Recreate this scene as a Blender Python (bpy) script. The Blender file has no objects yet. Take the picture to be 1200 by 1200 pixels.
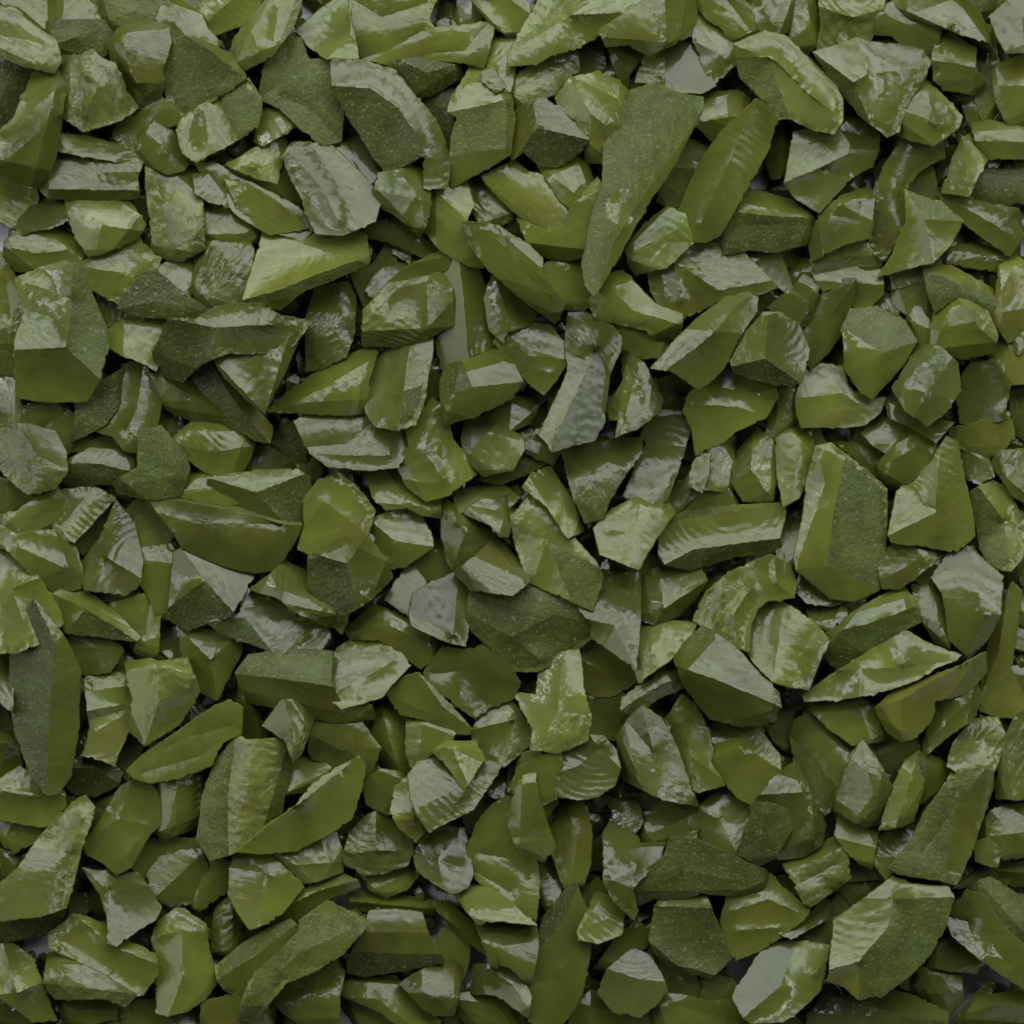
import bpy, math, random, re
import numpy as np
from mathutils import Vector
from mathutils.geometry import delaunay_2d_cdt

# ---------------------------------------------------------------- data
# One line per glass chip, measured from the photograph:
#   <surface><layer> outline x,y ... | ridge lines x,y,height ... | surface of single facets | slope of the top | what it looks like
# W gives the corner of the area that the following lines were measured in (three units to one).
DATA = """
W 0 0
s3 -20,-10 185,-10 180,80 122,105 60,60 -20,10 | 90,-10,8 / -20,10,0 60,20,6 150,80,4 | | .1,.2 | square-ended striped block
s2 180,-10 325,-10 362,52 330,62 180,70 | | | .1,.4 | neat trapezoid chip
g3 -20,20 60,60 120,105 185,145 205,215 185,245 100,225 0,185 -20,170 | -20,120,10 90,140,11 190,175,6 | | 0,.3 | long tapering splinter with a pale face
s3 130,240 215,240 228,290 212,350 200,450 190,520 150,650 90,640 60,610 -20,600 -20,490 60,420 100,330 | -20,495,0 60,430,8 215,300,14 200,450,6 | 120,300:g | .1,.2 | broad triangular wedge with a straight ridge
d1 -20,190 110,250 110,330 50,430 -20,480 | | | 0,-.2 | dark shadowed fragment
s4 -20,610 55,605 65,640 125,670 130,700 95,760 40,795 -10,760 -20,750 | 40,700,8 | | 0,.2 | rounded lump
r4 215,200 270,205 325,180 345,205 400,230 440,330 478,380 425,415 295,455 235,415 215,400 225,320 205,240 | 300,260,12 345,300,9 300,400,8 / 400,260,8 430,350,3 | 380,350:g | .1,.1 | craggy many-faced lump
r4 385,150 420,110 505,68 545,85 590,100 595,150 575,215 560,250 575,295 540,375 490,375 455,330 400,220 | 400,150,10 480,290,10 560,290,8 / 420,110,8 550,90,8 | 480,180:s | .0,.2 | tall rippled block
d4 590,160 650,135 700,145 810,200 858,275 690,385 640,430 590,350 578,250 | 640,140,6 720,165,9 850,270,4 | 640,300:d 760,180:s | 0,.1 | fan-shaped dark slab with a slanted rim
s3 580,0 625,10 700,60 720,110 780,160 700,150 650,135 595,150 560,65 | 600,60,8 680,130,3 | | 0,.2 | smooth lobe
g2 600,-15 700,-15 740,30 690,40 640,15 | | | 0,.4 | tip cut by the top edge
s3 725,-15 920,-15 905,20 840,80 760,110 715,120 690,95 700,40 | 730,70,8 850,0,10 | 715,80:g | .2,.2 | bar end with a pale broken face
g4 960,-15 1055,-15 1050,20 1015,110 950,195 850,245 815,205 830,140 890,60 | 980,20,10 960,150,9 880,200,6 | 870,160:s | .1,.2 | long glossy splinter
d2 370,-15 590,-15 570,70 470,110 400,110 370,75 | 380,80,6 475,40,6 | | 0,.2 | half-buried dark flake with a pale line
d1 165,80 400,80 400,200 300,200 210,170 | 200,150,4 270,130,4 | | | buried dark flake
s2 650,430 690,395 770,350 870,290 905,350 895,430 810,490 690,555 655,530 635,460 | 680,400,8 690,520,6 / 770,350,8 830,480,4 | 730,450:r 650,470:g 860,380:d | .1,.1 | rough chip with a pale rippled end
s2 400,500 430,420 520,430 600,380 600,450 560,560 470,560 | | | .1,.1 | partly hidden chip
s3 505,470 550,430 590,450 650,575 640,590 590,600 520,570 490,530 | 550,440,8 580,540,8 | | -.1,.2 | peaked chip
s2 490,400 560,350 640,420 600,430 500,425 | | | | small shadowed sliver
g3 190,490 210,482 300,490 480,535 500,560 480,570 200,520 | 200,500,5 480,550,5 | | 0,.2 | thin pale rod
s5 180,520 250,515 480,560 500,570 480,620 485,690 440,695 320,700 170,695 145,665 160,600 | 180,540,8 170,680,8 / 180,610,10 480,600,8 / 175,665,8 480,670,6 | 250,570:g 250,640:g | 0,.1 | lengthwise-ribbed bar
s3 520,590 650,585 690,620 700,700 710,870 640,905 590,900 545,870 530,700 | 545,600,8 570,720,9 600,880,6 / 570,720,9 620,670,9 700,700,8 | 630,780:r | .1,.1 | upright block with concentric ripples
g2 655,575 690,565 715,590 700,615 665,615 | | | .2,.3 | tiny pale disc-like chip
g3 690,620 740,610 770,650 795,720 740,700 695,670 | | | .1,.4 | pale flat triangle
s3 700,680 795,715 850,770 900,800 905,840 860,845 720,845 705,780 | 720,820,4 860,820,5 900,810,3 | | 0,.1 | kite-shaped chip
s2 700,580 760,590 850,640 1040,740 1100,800 1060,830 940,800 850,750 790,690 | 730,600,6 1060,800,4 | | -.1,.3 | long shadowed blade
s4 850,560 930,510 985,480 1000,500 970,640 900,620 800,580 | 800,590,2 890,585,8 | 950,500:s | .2,.1 | triangular fin with bright edge
s3 790,595 810,575 960,620 1000,560 1020,600 1050,720 1000,715 900,670 800,615 | 800,590,9 955,630,8 965,560,6 / 955,630,8 1030,720,0 | 860,598:g | 0,.1 | shallow roof-shaped shard with a pale stripe
s3 930,350 960,340 1020,400 1040,435 990,460 925,500 905,490 | 930,360,9 970,430,8 990,460,0 | 960,400:g | .2,.3 | small tripod-like tip
d3 950,200 1000,140 1050,145 1080,220 1170,210 1200,330 1190,490 1140,500 1060,440 990,370 920,340 930,290 | 1010,160,9 1000,290,8 930,340,4 / 990,340,4 1100,390,9 1180,490,2 | 1130,430:g 1000,200:g | .1,.1 | dark angular shard with scattered glints
s3 240,710 440,700 500,790 475,830 380,870 315,890 275,830 | 250,720,0 360,790,8 480,800,4 / 360,790,8 330,880,2 | | .1,.2 | quadrilateral chip with a bent ridge
s2 440,690 500,690 525,740 480,820 | | | -.2,.0 | shadowed sliver
s3 130,710 225,705 230,770 180,790 110,800 60,830 75,780 | | 210,765:g | .1,.3 | small wedge with a pale corner
s4 20,855 60,825 120,800 180,795 220,820 285,860 300,890 270,920 150,950 60,945 20,900 | 40,870,6 130,890,9 280,880,6 | 120,840:r | 0,.1 | lens-shaped chip with a crumbled edge
s4 270,935 400,870 480,835 520,880 560,910 540,950 450,1010 430,1070 320,1010 | 270,935,4 430,960,8 | | .1,.2 | blunt arrowhead chip
g2 540,960 600,930 690,895 690,960 660,1030 600,1010 | 560,970,6 660,930,6 | | .1,.2 | pale fluted chip
d5 415,1085 430,1050 515,950 560,965 650,1040 740,1095 700,1135 580,1115 480,1110 | 420,1085,2 540,1060,4 730,1100,2 | 560,1030:d | 0,-.1 | flat dark arrowhead
r4 680,1010 695,940 690,890 725,855 870,850 885,880 865,1000 835,1090 800,1105 720,1080 690,1040 | 730,870,9 860,870,6 / 740,880,9 720,1000,9 | 800,1000:g | 0,.2 | glittering squarish block
s4 -20,880 10,900 60,1010 100,1100 90,1150 30,1165 -20,1150 | 20,1000,9 40,1120,5 | | .2,.1 | rounded shard cut by the left edge
s3 65,985 150,950 230,930 275,950 330,1080 360,1150 370,1220 340,1330 300,1400 180,1400 70,1390 65,1200 100,1100 | 250,940,10 250,1100,12 230,1220,10 340,1330,2 / 70,1000,6 250,1050,12 / 230,1220,10 70,1230,6 | 150,1030:g 130,1170:g 300,1200:d | .1,.1 | large weathered block with frosted flank
s1 320,1010 440,1060 430,1110 370,1140 330,1080 | | | | small buried chip
W 267 0
g4 250,110 290,70 395,-10 435,-15 420,60 440,130 455,200 350,200 280,150 | 420,40,9 430,130,8 350,195,2 | 330,140:r | .1,.3 | pale rounded flake
g3 210,110 245,130 355,205 345,220 260,160 | | | 0,.3 | thin pale needle
s4 435,-15 740,-15 715,20 700,70 720,105 840,95 920,80 930,100 910,180 895,235 840,215 740,205 560,220 475,200 455,150 430,60 | 455,10,9 540,60,10 640,30,9 700,10,7 / 480,190,4 560,180,9 690,105,9 / 560,215,3 740,185,6 830,180,8 920,90,5 | 560,30:r 600,110:r 780,150:s | 0,.2 | big scalloped slab with ripple marks
d3 560,225 700,212 830,225 820,260 720,320 660,335 610,270 | 600,235,7 700,255,8 830,235,4 | 740,280:d | 0,.1 | crusty dark sliver under the slab
s5 365,205 470,215 590,250 640,320 700,385 740,450 780,560 770,660 690,660 700,560 680,545 560,610 520,560 460,460 390,350 370,300 | 370,290,10 500,310,11 600,380,11 660,470,10 690,550,8 | 500,400:d 680,440:s | 0,.1 | big boomerang-shaped slab with dark centre
s5 530,610 600,600 695,555 710,620 705,760 675,835 640,790 580,745 525,720 520,660 | 600,610,10 680,700,10 690,800,2 | 690,680:g | 0,.2 | curled chip with a glossy stripe
m2 385,515 440,490 500,500 540,590 500,640 460,560 | | | .1,.5 | bright flat grey chip
s2 370,510 420,520 460,560 520,650 520,700 480,720 430,600 | | | -.2,.1 | dark strip
s3 200,550 230,515 350,510 400,560 480,640 530,700 510,770 400,815 315,810 270,690 | 230,540,9 330,660,10 390,780,7 / 290,515,6 380,640,8 450,780,4 | 300,720:g 400,600:s | .1,.2 | blocky prism with a light front face
s4 450,800 480,765 550,742 590,750 680,830 740,880 720,910 630,870 540,840 470,825 | 460,800,5 560,770,9 720,890,3 | | 0,.3 | slim leaf-shaped chip
s4 60,1050 90,960 130,820 300,825 450,815 480,830 490,920 400,960 270,1010 180,1080 | 70,1045,3 180,1020,11 300,970,12 490,900,6 | 200,1060:d 400,950:d 430,870:g | 0,.2 | large wedge with a dark undercut side
s2 0,640 60,660 160,720 270,800 150,810 60,760 | | | | shadowed blade
g3 495,1020 540,930 640,935 640,950 570,990 530,1050 | | | .1,.3 | small pale bright corner
s4 640,940 740,890 780,900 780,940 720,960 560,1000 600,970 | 660,950,5 770,910,5 | | 0,.2 | narrow strip
r5 480,1090 530,1040 560,1000 720,970 780,950 795,1140 700,1185 690,1210 600,1220 475,1210 | 540,1010,9 570,1090,9 640,1090,10 690,1180,6 / 570,1020,9 700,990,9 690,1180,6 | 740,1080:s | 0,.1 | craggy box with crumbled bright top
s3 740,900 770,865 800,870 860,920 920,1080 930,1180 940,1290 760,1290 740,1200 790,1130 790,1000 | 800,880,8 830,1060,9 850,1280,6 | | -.2,0 | tall narrow slab
s2 690,640 830,640 850,720 820,780 890,930 850,920 760,870 700,800 | | | -.1,.1 | deep shadowed plate
s4 785,370 830,290 860,235 900,245 970,310 985,320 1000,430 985,540 880,600 790,655 785,600 795,480 815,410 780,390 | 790,385,6 900,370,8 980,345,6 / 795,555,6 870,530,7 980,520,6 | 870,450:d | .1,.0 | standing slab with a frosted square patch
g4 895,260 930,245 970,305 945,320 900,285 | | | .1,.5 | bright white-grey fleck
d2 700,340 790,320 780,400 790,520 770,560 710,380 | | | | dark buried flank
g1 920,190 1000,140 1020,180 1000,300 930,240 | | | 0,.3 | dull grey buried chip
s2 820,-15 860,-15 900,60 840,90 810,80 | | | | small chip
s3 860,-15 1030,-15 1065,60 1015,135 930,70 | 880,0,7 1010,110,5 / 960,-15,7 1050,60,4 | | -.1,.1 | striped dark wedge
W 533 0
g4 310,-15 740,-15 640,35 520,110 420,165 340,185 290,215 190,230 195,190 240,110 | 200,190,4 400,60,12 520,-15,10 / 400,60,12 420,160,2 / 420,60,10 640,20,4 | 350,120:g 250,100:r 560,60:s | .1,.2 | long broad feathered blade
g4 200,330 225,270 300,215 400,165 425,190 430,245 390,275 350,325 290,340 215,385 | 215,330,3 300,230,6 410,210,6 | 280,290:r | .1,.3 | feathery pale flake
s3 420,190 440,170 510,165 525,240 500,265 440,260 | | | 0,-.1 | small dark tile
g1 130,150 200,130 220,170 195,240 190,310 150,280 120,210 | | | 0,.3 | dull grey buried sliver
s5 275,350 310,345 350,375 400,380 440,420 470,490 440,530 360,585 300,580 240,530 200,560 195,480 205,400 | 275,355,10 290,450,12 210,540,2 / 290,450,12 460,490,6 / 280,380,11 310,440,11 | 290,410:g 400,450:s 350,530:d | 0,.1 | plump rounded chip with a pale stripe
s3 365,345 410,285 510,265 560,290 605,330 600,400 550,480 520,560 470,560 470,490 440,420 375,370 | 410,290,5 480,400,8 530,440,6 | 540,320:d | .1,.0 | dark chip with scratched top
s3 545,165 600,150 660,190 640,210 600,260 605,320 585,270 | 560,170,5 600,240,5 | | 0,.1 | small hooked chip
g4 640,285 680,185 720,160 830,125 850,150 910,300 870,320 780,320 730,300 690,285 | 740,165,8 750,290,6 / 870,312,4 740,285,6 680,280,4 | 820,220:m 690,230:r | .1,.4 | blocky chip with a flat grey face
s2 520,110 640,35 740,-15 850,-15 830,110 740,150 680,180 610,140 540,150 | 740,0,6 740,140,6 | | 0,.1 | rough half-hidden slab
s3 830,20 860,20 940,90 985,170 980,220 910,290 880,220 840,110 | 850,60,8 930,190,10 910,270,4 | 900,150:g | .2,.1 | narrow ridged shard
s4 845,-15 1000,-15 1060,60 1065,120 1000,155 975,165 950,100 890,60 850,10 | 940,-15,8 1040,110,8 | 1020,40:d | 0,.2 | thick wavy-edged shard
d5 525,480 570,420 620,320 700,295 800,335 870,345 870,380 830,460 770,580 690,690 600,850 520,990 490,1040 460,1000 450,930 480,770 520,660 525,580 | 870,390,6 760,560,8 660,690,8 560,850,6 490,1020,2 | 650,500:d 700,720:s 595,730:o | .05,.05 | long pointed frosted slab like a spearhead
g3 740,590 790,540 820,500 890,510 860,590 830,690 800,740 720,705 | 750,600,4 850,580,4 | 840,540:g | .1,.1 | pale oblong sliver
s3 850,430 880,340 990,330 1030,350 1000,420 920,500 | 860,420,5 1000,390,4 | | 0,.2 | short chip with a white tip
s3 1060,360 1125,420 1090,520 1020,650 920,820 880,840 780,830 740,780 800,740 860,600 940,480 1020,400 | 1070,370,10 960,580,12 860,790,9 | 1050,520:s 900,580:d | .0,.0 | long leaning bar with a frosted ridge
s3 610,880 680,790 750,740 800,760 830,850 740,930 640,955 620,920 | 640,940,3 740,850,8 820,840,4 | 700,900:g | .0,.1 | stubby chip with a pale lower face
d4 915,830 1000,750 1015,680 1060,675 1180,710 1260,770 1250,850 1130,880 1030,870 925,895 | 1010,740,8 1130,760,8 1250,770,4 / 925,880,2 960,810,4 1050,790,5 1240,790,4 | 1100,720:s | .0,-.05 | crusty boat-shaped block
s3 690,960 760,900 850,850 920,870 930,895 1010,900 1060,950 1120,1010 1060,1025 920,1050 800,1110 730,1070 700,1020 | 770,920,8 790,1060,6 / 770,920,8 930,1020,8 1100,1000,3 | 800,1000:g 1030,990:r | .0,.2 | faceted chunk with glossy streaks
s3 1015,885 1130,875 1175,1010 1170,1025 1080,950 | | | .0,.2 | small sharp triangle
s2 1060,1030 1170,1020 1150,1090 1040,1130 | | | | shadowed filler chip
s3 785,1200 860,1130 950,1060 1060,1030 1050,1090 990,1180 940,1280 860,1360 760,1290 700,1290 | 740,1280,6 900,1180,11 1040,1050,6 | 880,1130:g | .0,.1 | long leaning facet-edged bar
s3 295,950 390,900 450,890 460,1000 495,1045 450,1080 380,1075 | 380,930,6 420,1060,4 | | -.1,.1 | dark squarish chip
s3 480,1060 540,980 590,960 640,1020 700,1080 790,1110 780,1180 720,1200 680,1150 560,1120 500,1110 | 550,990,9 620,1090,8 780,1140,4 | | .1,.1 | wide dark chip
s4 30,785 150,800 260,870 300,910 300,960 380,1070 350,1130 290,1080 200,1010 130,950 60,860 | 140,800,8 220,930,8 340,1060,4 | 260,930:d | .0,.2 | sloping spine-like shard
s4 110,1050 135,965 200,1040 290,1090 260,1140 180,1160 170,1200 130,1160 | 150,970,7 200,1150,5 | | .1,.2 | little shield-shaped chip
g3 45,650 100,640 160,700 215,760 130,795 90,770 40,690 | 60,680,4 110,760,5 140,780,5 | | .2,.2 | small chip with a silvery rim
s4 100,620 210,570 250,610 300,620 350,670 415,750 405,805 360,840 310,820 240,760 160,690 | 140,640,4 230,730,5 330,810,3 / 210,580,6 250,620,7 | 190,620:r 340,790:g | .0,.3 | oval paddle-shaped chip
s4 295,580 400,575 450,530 480,630 455,720 430,740 380,705 340,640 | 300,585,3 420,680,7 450,640,6 | 400,670:g | .0,.2 | pointed tooth-like chip
s2 420,740 500,640 530,680 480,770 450,890 400,900 330,890 270,860 230,780 330,830 400,810 | | | | shadowed recess chip
W 800 0
s3 235,-15 400,-15 385,60 340,120 280,100 265,60 | 280,20,6 320,90,6 | | .0,.2 | crumbly-edged chip by the rim
s3 400,-15 445,-15 490,110 435,185 385,130 390,60 | 430,0,7 440,150,6 | | -.1,.1 | upright dark splinter
s4 185,160 290,115 360,135 450,220 530,300 555,350 555,420 530,465 460,450 380,410 330,410 270,330 210,270 | 190,200,6 300,200,12 420,310,13 550,420,5 / 300,210,11 380,400,3 / 190,170,7 330,215,11 545,440,4 | 420,340:g 260,270:d 420,240:s 240,160:s | .0,.1 | big wedge with a straight pale ridge
s3 490,-15 700,-15 690,80 640,150 480,170 500,90 | 500,20,5 600,60,7 690,30,5 | 640,40:g 580,110:r | .0,.1 | ribbed block at the rim
s3 740,-15 960,-15 1040,60 1085,150 960,100 850,60 760,30 | 760,10,8 1000,100,8 | 960,80:r | .1,.2 | layered dark slab
m4 1085,60 1180,-15 1230,-15 1230,180 1140,180 1110,120 | | | .1,.5 | flat grey-white sheet
g2 1095,165 1135,180 1130,210 1095,200 | | | .1,.4 | tiny grey speck chip
s4 465,185 610,140 660,155 760,165 840,180 865,215 845,270 790,350 755,460 720,475 640,410 550,300 | 470,190,4 600,290,11 680,420,2 / 610,150,5 650,260,12 600,290,11 / 650,260,12 830,240,4 | 560,280:d 700,320:g 620,200:g | .0,.2 | broad crystal with a frosted dark flank
s4 900,95 940,120 1025,170 1020,240 1055,280 1020,325 930,310 890,280 885,210 890,130 | 890,215,8 1010,240,8 / 900,280,4 1050,290,3 | | .0,.1 | boxy notched chip with glints
s3 760,430 800,360 850,285 920,360 970,410 960,440 880,500 800,480 755,460 | 850,290,6 890,440,6 | 950,420:g | .0,.2 | smooth pentagonal chip
g2 740,110 800,95 820,150 770,165 | | | .0,.3 | small whitish chip
s2 690,30 760,20 900,90 880,210 800,170 740,110 690,110 | | | | speckled buried chip
s3 1100,240 1180,210 1230,180 1230,440 1150,430 1110,350 | 1110,300,6 1220,300,6 | | .0,.1 | dark chip cut by the right edge
s2 1060,170 1090,160 1100,230 1095,400 1060,420 1040,330 1055,280 | | | | dark upright strip
s4 365,640 395,470 470,460 545,455 580,510 575,545 680,535 660,580 590,620 480,740 400,690 | 370,650,5 480,590,12 580,530,10 / 480,590,12 590,610,2 / 395,480,6 545,465,8 | 480,520:g 480,650:d 420,620:g | .0,.1 | two-toned prism with frosted lower face
s3 545,450 570,400 620,395 660,450 680,490 675,550 580,545 580,500 | 560,450,6 670,500,5 / 580,540,6 675,530,4 | | .0,.1 | cylinder-like stub
s3 330,440 385,470 390,560 380,600 320,620 300,560 | 350,450,5 340,610,5 | | -.1,.1 | small upright chip
s4 660,830 690,660 720,580 780,490 850,490 905,495 915,550 830,595 790,640 770,700 780,790 710,910 680,890 | 830,500,8 760,620,10 720,740,10 700,880,2 / 915,530,4 800,610,4 760,700,4 770,790,2 | 870,560:g 760,740:g | .1,.1 | long S-curved shard
s5 690,970 740,900 790,780 785,670 850,700 900,710 985,780 940,860 880,920 800,940 | 790,680,3 850,770,10 870,910,2 / 850,770,10 975,785,3 | 800,850:s 900,750:d | .0,.2 | steep tent-shaped shard
s2 780,600 870,600 890,700 850,710 790,670 | | | | dark slot filler
s3 910,690 960,700 1080,730 1160,780 1190,830 1150,890 1080,840 990,770 920,720 | 920,700,3 1080,780,8 1160,830,5 | 1040,720:r | .0,.2 | tapered sloping bar with crumbled edge
s3 1020,430 1060,430 1150,450 1230,460 1230,550 1060,550 1040,490 | 1040,490,6 1220,500,6 | 1050,440:g | .0,.1 | dark blunt shard with white corner
d3 1000,670 1030,600 1080,600 1230,610 1230,720 1180,700 1090,720 | 1030,610,7 1230,625,7 | | .0,.0 | long speckled bar with grey upper edge
s3 920,670 960,560 990,490 1020,480 1060,560 1030,610 1000,680 | 990,500,7 985,680,6 / 1000,520,6 1000,680,4 | 995,600:g | .1,.1 | pyramid-like shard with pale stripe
s3 855,945 940,945 1040,1000 1120,1050 1110,1100 1080,1130 1000,1060 930,1050 890,1090 870,1010 | 860,950,6 1000,1010,7 1115,1070,3 | 960,990:d | .0,.2 | smooth shard with pale back edge
s3 885,1170 900,1080 930,1050 1000,1065 1060,1100 1095,1180 1080,1230 980,1250 880,1220 | 960,1060,7 1040,1150,6 1090,1200,4 | 1040,1100:r | .0,.1 | dark facet with bright crumbled rim
s4 915,890 970,870 1050,860 1110,865 1135,920 1110,950 1020,935 930,920 | 930,905,4 1050,900,6 1120,900,4 | 1090,890:g | .0,.2 | slim whitish-edged chip
s3 720,980 800,950 870,910 920,890 930,920 880,945 850,970 770,1000 720,1010 | | | .0,.2 | thin dim strip
s3 455,850 490,760 560,700 650,670 665,700 650,830 560,850 460,910 | 500,770,6 620,770,6 630,700,6 | 620,760:r | .0,.1 | triangular chip with scratched side
s3 460,915 520,870 600,830 650,850 690,900 690,960 640,970 560,930 480,960 | 470,930,5 590,900,8 680,910,4 | 640,890:r | .0,.1 | capped rounded stub
s2 470,960 560,930 640,970 690,960 690,1030 640,1080 590,1060 600,990 500,1010 | 480,980,4 680,1000,4 | | .0,.1 | rounded stub base
s4 430,1200 440,1110 470,1050 560,990 605,985 590,1060 570,1140 510,1230 450,1290 430,1260 | 600,990,5 520,1110,7 450,1280,3 | | .1,.1 | smooth leaf-shaped blade
g2 690,1050 740,1015 760,1040 750,1100 690,1080 | | | .0,.4 | flat pale grey flake
s2 315,1080 380,1040 430,980 470,1000 440,1110 420,1140 340,1100 | | | .0,.1 | dim tapering chip
s3 200,1200 290,1110 340,1110 400,1150 420,1220 400,1300 300,1320 200,1300 180,1240 | 290,1120,8 310,1200,10 230,1290,2 / 310,1200,10 410,1230,3 | 310,1120:g | .0,.1 | domed dark chip with glinting peak
s2 1110,1130 1130,940 1170,910 1230,960 1230,1160 1150,1190 | 1130,950,6 1150,1170,4 | | -.1,.1 | tall dim plate cut by the right edge
s2 750,1000 850,970 880,1060 880,1130 800,1100 750,1060 | | | | dark recess plate
s2 1100,1150 1200,1180 1230,1190 1230,1300 1150,1260 | | | .1,.2 | low chip with a pale lip
W 0 267
s3 365,370 440,315 610,320 600,390 545,490 520,470 440,440 360,400 | 440,320,8 430,430,5 / 580,320,6 540,470,5 | 510,350:g 580,380:g | .0,.2 | short chip with a grey-streaked end
d3 600,330 690,335 760,290 850,280 920,280 980,320 1085,335 1030,400 970,430 800,430 740,450 700,470 640,530 560,500 550,440 | 600,340,6 760,350,8 960,340,6 / 760,350,8 740,450,3 | 880,340:r | .0,-.05 | long low speckled slab
s5 750,450 800,430 970,430 1035,370 1055,380 1000,500 930,650 880,610 790,520 | 770,460,7 920,640,6 / 1020,390,7 920,640,6 | 850,480:s 900,470:g | .0,.1 | smooth triangle with a glossy spot
s4 735,470 770,480 830,570 950,700 945,750 900,740 800,680 720,580 680,520 | 740,475,8 830,620,9 940,740,2 | 760,560:d | .0,.1 | thin twin-bladed splinter
s3 530,520 640,535 700,520 760,590 830,690 760,695 640,650 560,610 | 540,530,6 700,600,6 820,690,2 | | .0,.1 | dim flat splinter
s2 640,540 680,500 740,470 720,560 700,600 | | | | small dark shard
s3 440,490 480,480 525,520 555,600 540,700 490,790 440,770 400,720 350,710 370,660 430,590 | 445,500,8 430,610,9 370,680,6 / 500,490,6 480,640,11 440,720,7 | 480,580:g 390,680:g | .1,.1 | upright lobed shard
d2 280,600 440,500 430,600 360,680 260,740 280,650 | | | | rough dark fragment
s3 600,755 690,680 780,705 890,740 870,800 850,840 800,870 730,850 660,800 | 610,760,3 740,790,8 880,760,4 / 740,790,8 760,700,4 | | .0,.2 | almond-shaped chip
s2 560,630 620,670 640,720 590,720 560,690 | | | | tiny sliver in a black gap
s4 -20,530 50,497 78,580 60,690 -20,710 | 50,560,6 | | .0,.2 | blunt chip cut by the left edge
r4 -20,720 50,695 120,700 190,720 225,790 230,850 190,910 100,930 60,900 0,840 -20,850 | 60,710,6 130,800,10 90,920,2 / 130,800,10 225,840,4 | 60,800:r 170,760:s | .1,.3 | pale fan-shaped shell with curved ripples
s2 170,690 230,635 270,690 240,780 200,740 | | | | small peaked sliver
s4 230,830 320,780 420,790 500,805 495,860 400,890 300,900 200,910 230,860 | 235,840,7 350,830,10 490,850,5 | 340,870:d | .0,.1 | lens-like chip with a dark lower half
s2 250,780 330,720 400,720 440,770 420,790 320,780 | | | | small dim chip
d2 500,720 560,710 640,800 650,850 630,930 520,940 430,920 410,900 500,850 | | | | frosted shadowed chip
g4 190,1050 210,930 330,915 400,950 330,1000 260,1100 210,1080 | 215,1050,6 330,930,6 / 260,1090,5 390,960,4 | 250,980:g | .2,.2 | grey glossy bar
s4 330,1000 395,960 380,1030 290,1145 260,1100 | | | -.1,.0 | narrow dark flank
s3 -20,1020 60,1010 130,960 200,930 230,980 200,1060 100,1100 50,1080 | 0,1040,4 110,1020,6 220,990,4 | 50,1040:g | .0,.2 | shard with a pale jagged lip
s3 -20,880 60,910 100,930 170,915 100,1000 -20,1010 | | | | dim chip below the shell
g5 280,1190 350,1100 410,960 470,1040 500,1170 490,1250 440,1290 370,1280 300,1270 | 410,970,8 380,1160,10 300,1260,4 / 380,1160,10 480,1230,5 | 440,1100:g 330,1180:s | .1,.1 | shell-like chip with silvery grooves
s2 500,950 560,1000 600,1080 560,1130 500,1130 450,1000 | | | .0,.2 | rounded dim chip with light rim
s5 510,940 560,930 700,940 800,970 940,1020 1060,1045 1040,1090 970,1200 900,1210 800,1190 650,1140 620,1080 | 560,1000,5 700,1040,10 850,1040,11 1050,1050,5 / 510,940,7 620,960,8 860,1000,9 1000,1040,6 | 760,980:g 800,1120:s | .0,-.1 | large trapezium slab with a bright upper edge
s3 640,880 700,840 740,890 860,870 900,930 880,970 700,950 620,935 | 640,900,4 760,900,6 | | .0,.1 | small creased chip
s4 730,880 800,880 900,860 1040,855 1080,880 1090,960 1060,1040 1020,1030 900,990 810,960 | 740,890,5 900,930,10 1060,880,6 / 900,930,10 1000,1020,3 | 1020,900:g 940,970:d | .0,.1 | lumpy chip with a curved highlight
s3 870,860 890,780 950,760 1010,790 1030,850 900,860 | 910,800,6 | | .0,.1 | stubby dim chip
d3 960,740 1000,680 1040,700 1070,780 1050,830 1000,790 | | | | speckled buried nub
g2 1050,830 1090,810 1130,850 1100,890 | | | .1,.3 | small grey tip
s1 -20,360 70,390 70,440 -20,440 | | | | sliver at the left edge
s1 -20,440 60,460 60,520 -20,520 | | | | dim strip at the left edge
s1 80,640 200,600 250,680 180,700 130,700 60,690 | | | | shadowed plate in a dark hollow
W 267 267
s4 280,500 280,320 310,220 420,195 440,240 440,360 410,450 330,490 | 300,300,6 400,300,10 420,380,8 / 400,200,7 440,300,8 | 380,420:r | .1,.1 | tall oval chip with fine scratches
s2 440,160 520,140 560,70 590,90 560,180 500,240 480,260 | | | .0,.1 | narrow dim strip
s3 150,640 300,530 420,460 520,425 480,540 490,640 400,645 | 160,640,3 350,560,8 490,500,5 | | .0,.15 | smooth shadowed wedge
s5 470,555 520,465 570,425 640,420 720,385 715,450 690,600 660,690 600,710 520,695 490,650 | 640,420,10 620,560,11 600,700,5 | 560,560:g 670,500:d | .1,.2 | chunky prism with a pale octagonal face
s5 235,680 300,650 490,655 560,710 640,705 650,760 600,840 500,850 350,835 290,790 260,730 | 280,770,8 420,760,11 500,690,6 / 300,800,5 410,800,6 / 410,800,5 570,800,8 560,720,8 | 360,700:s 350,795:g 610,750:g | .0,.2 | stout bar with two bright stripes
s3 640,690 720,610 750,640 780,750 870,860 770,930 700,950 640,900 600,830 650,770 | 720,640,8 690,790,8 760,880,8 / 640,870,5 740,900,6 | 690,830:g | .0,.1 | crumpled dark shard with a bright fold
s4 755,540 770,490 870,465 950,430 1000,480 1030,540 1000,590 880,650 760,690 | 760,600,7 860,560,10 1025,540,6 / 860,560,10 830,490,5 | 820,540:d | .0,.1 | boxy dark block
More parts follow.
